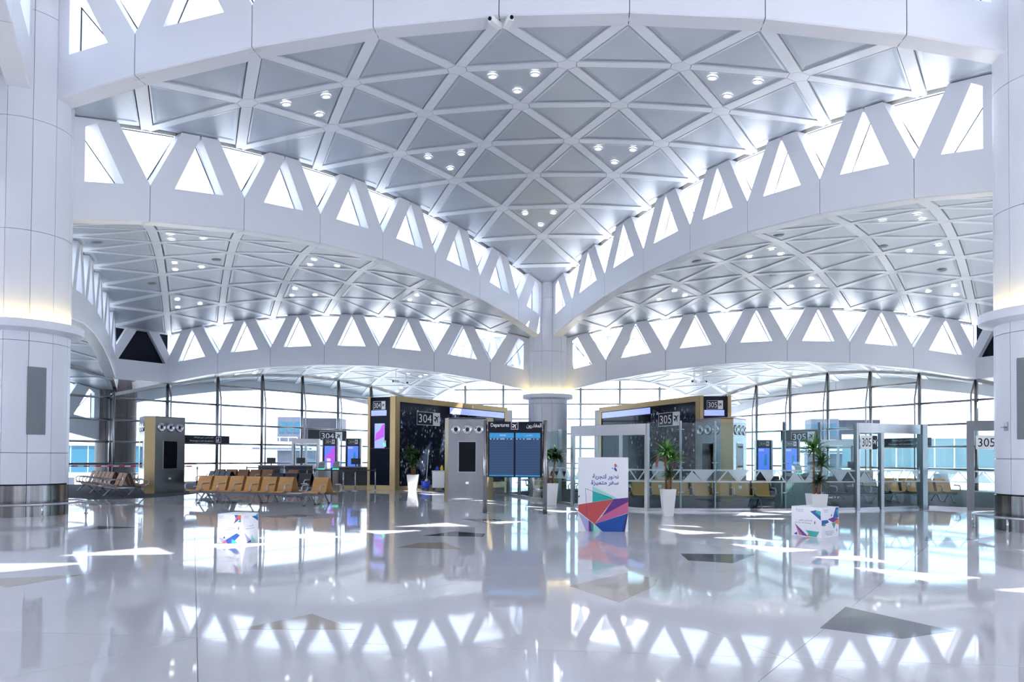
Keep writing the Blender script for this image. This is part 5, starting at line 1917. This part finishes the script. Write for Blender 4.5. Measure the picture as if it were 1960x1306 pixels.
    for s in (-1, 1):
        for f, (dx, ln) in enumerate(((-0.024, 0.075), (-0.008, 0.085), (0.008, 0.08), (0.022, 0.065))):
            MB().tube([(s * 0.222 + dx, -0.125, 0.815), (s * 0.222 + dx, -0.14, 0.815 - ln * 0.5), (s * 0.222 + dx, -0.128, 0.815 - ln)], [0.0085, 0.008, 0.006], 6).build('finger', 'skin', o, True)
        MB().tube([(s * 0.20, -0.13, 0.84), (s * 0.185, -0.155, 0.805), (s * 0.188, -0.16, 0.775)], [0.010, 0.009, 0.007], 6).build('thumb', 'skin', o, True)
    return o


person(4.99, -10.9, radians(8))

# ================================================================== outside: passenger boarding bridges and buildings
def boarding_bridge(x, y, rz, label, cab=True):
    o = empty('boarding_bridge', (x, y, 0), rz, label, 'boarding bridge')
    MB().box(-2.2, 0.4, -1.4, 1.4, 3.0, 5.5).build('cab', 'bridge_grey', o)
    MB().box(0.45, 4.2, -1.2, 1.2, 3.3, 5.4).build('tunnel', 'bridge_dark', o)
    for k in range(3):
        MB().box(-1.9 + k * 0.75, -1.35 + k * 0.75, -1.43, -1.40, 3.9, 5.0).build('cab_window', 'bridge_teal', o)
    MB().box(-4.6, 1.0, -1.9, -0.2, 2.15, 2.35).build('platform', 'bridge_grey', o)
    for k in range(6):
        MB().tube([(-4.5 + k * 0.9, -1.85, 2.35), (-4.5 + k * 0.9, -1.85, 3.4)], 0.04, 6).build('railing_post', 'bridge_white', o)
    for z in (2.9, 3.4):
        MB().tube([(-4.5, -1.85, z), (0.0, -1.85, z)], 0.035, 6).build('railing', 'bridge_white', o)
    MB().box(-2.4, 1.6, -0.8, 0.8, -5, 2.1).build('lift_column', 'bridge_grey', o)
    return o


boarding_bridge(-27.4, 33.0, 0.08, 'grey boarding bridge outside the left gate windows')
boarding_bridge(26.4, 35.7, -0.08, 'grey boarding bridge outside the right gate windows')
o = empty('glazed_walkway', (-41, 18.5, 0), radians(12), 'teal glazed walkway outside the far left windows', 'walkway')
MB().box(-9, 5, -1.2, 1.2, -0.4, 0.0).build('walkway_floor', 'bridge_white', o)
MB().box(-9, 5, -1.2, 1.2, 2.3, 2.7).build('walkway_roof', 'bridge_white', o)
for k in range(10):
    MB().box(-9 + k * 1.4 + 0.04, -9 + (k + 1) * 1.4 - 0.04, -1.1, -1.06, 0.0, 2.3).build('walkway_pane', 'bridge_teal', o)
    MB().tube([(-9 + k * 1.4, -1.0, 0.05), (-9 + (k + 1) * 1.4, -1.0, 2.25)], 0.05, 6).build('walkway_brace', 'bridge_white', o)
MB().box(-2, -1, -0.5, 0.5, -5, -0.4).build('walkway_leg', 'bridge_grey', o)
o = empty('glazed_walkway', (33, 24, 0), radians(-20), 'pale glazed walkway outside the far right windows', 'walkway')
MB().box(-9, 7, -1.2, 1.2, 0.4, 0.9).build('walkway_floor', 'bridge_white', o)
MB().box(-9, 7, -1.2, 1.2, 3.3, 3.7).build('walkway_roof', 'bridge_white', o)
for k in range(11):
    MB().box(-9 + k * 1.4 + 0.04, -9 + (k + 1) * 1.4 - 0.04, -1.1, -1.06, 0.9, 3.3).build('walkway_pane', 'bridge_pale', o)
MB().box(-2, -1, -0.5, 0.5, -5, 0.4).build('walkway_leg', 'bridge_grey', o)


# ================================================================== round speaker grilles flush in the lounge ceilings
spk_rim = MB().lathe([(0.20, 0.0), (0.20, -0.012), (0.17, -0.015), (0.17, 0.0)], 18, cap=False).mesh('rim', 'grey_panel', True)
spk_net = MB().lathe([(0.0, -0.006), (0.17, -0.006), (0.17, 0.01), (0.0, 0.01)], 18, cap=False).mesh('grille_disc', 'grille_grey', True)
for vault, cx, spots in (('left', -S / 2, [(-3.28, -7.32, 'behind the left column edge'), (-1.26, -2.5, 'in the middle of the vault'), (-5.9, 0.13, 'toward the dark corner window'), (1.93, 1.83, 'above the low arch centre'), (-2.7, 4.43, 'close over the triangle windows')]),
                         ('right', S / 2, [(-3.55, -5.14, 'right under the white beam'), (-5.98, -1.85, 'nearest the middle column'), (-1.96, 2.01, 'above the low arch centre'), (1.25, -2.11, 'in the middle of the vault'), (4.91, 0.99, 'nearest the right column'), (2.71, 4.6, 'close over the triangle windows')])):
    for x, y, w in spots:
        q = shell_pt(x, y, -0.004)
        o = empty('ceiling_speaker', (cx + q.x, -T3 + q.y, LV['A'] + q.z), 0, 'round grey ceiling speaker of the %s lounge, %s' % (vault, w), 'speaker', 'ceiling speakers')
        o.rotation_euler = Vector((x / RS, y / RS, 1)).normalized().to_track_quat('Z', 'Y').to_euler()
        link('rim', spk_rim, o)
        link('grille_disc', spk_net, o)
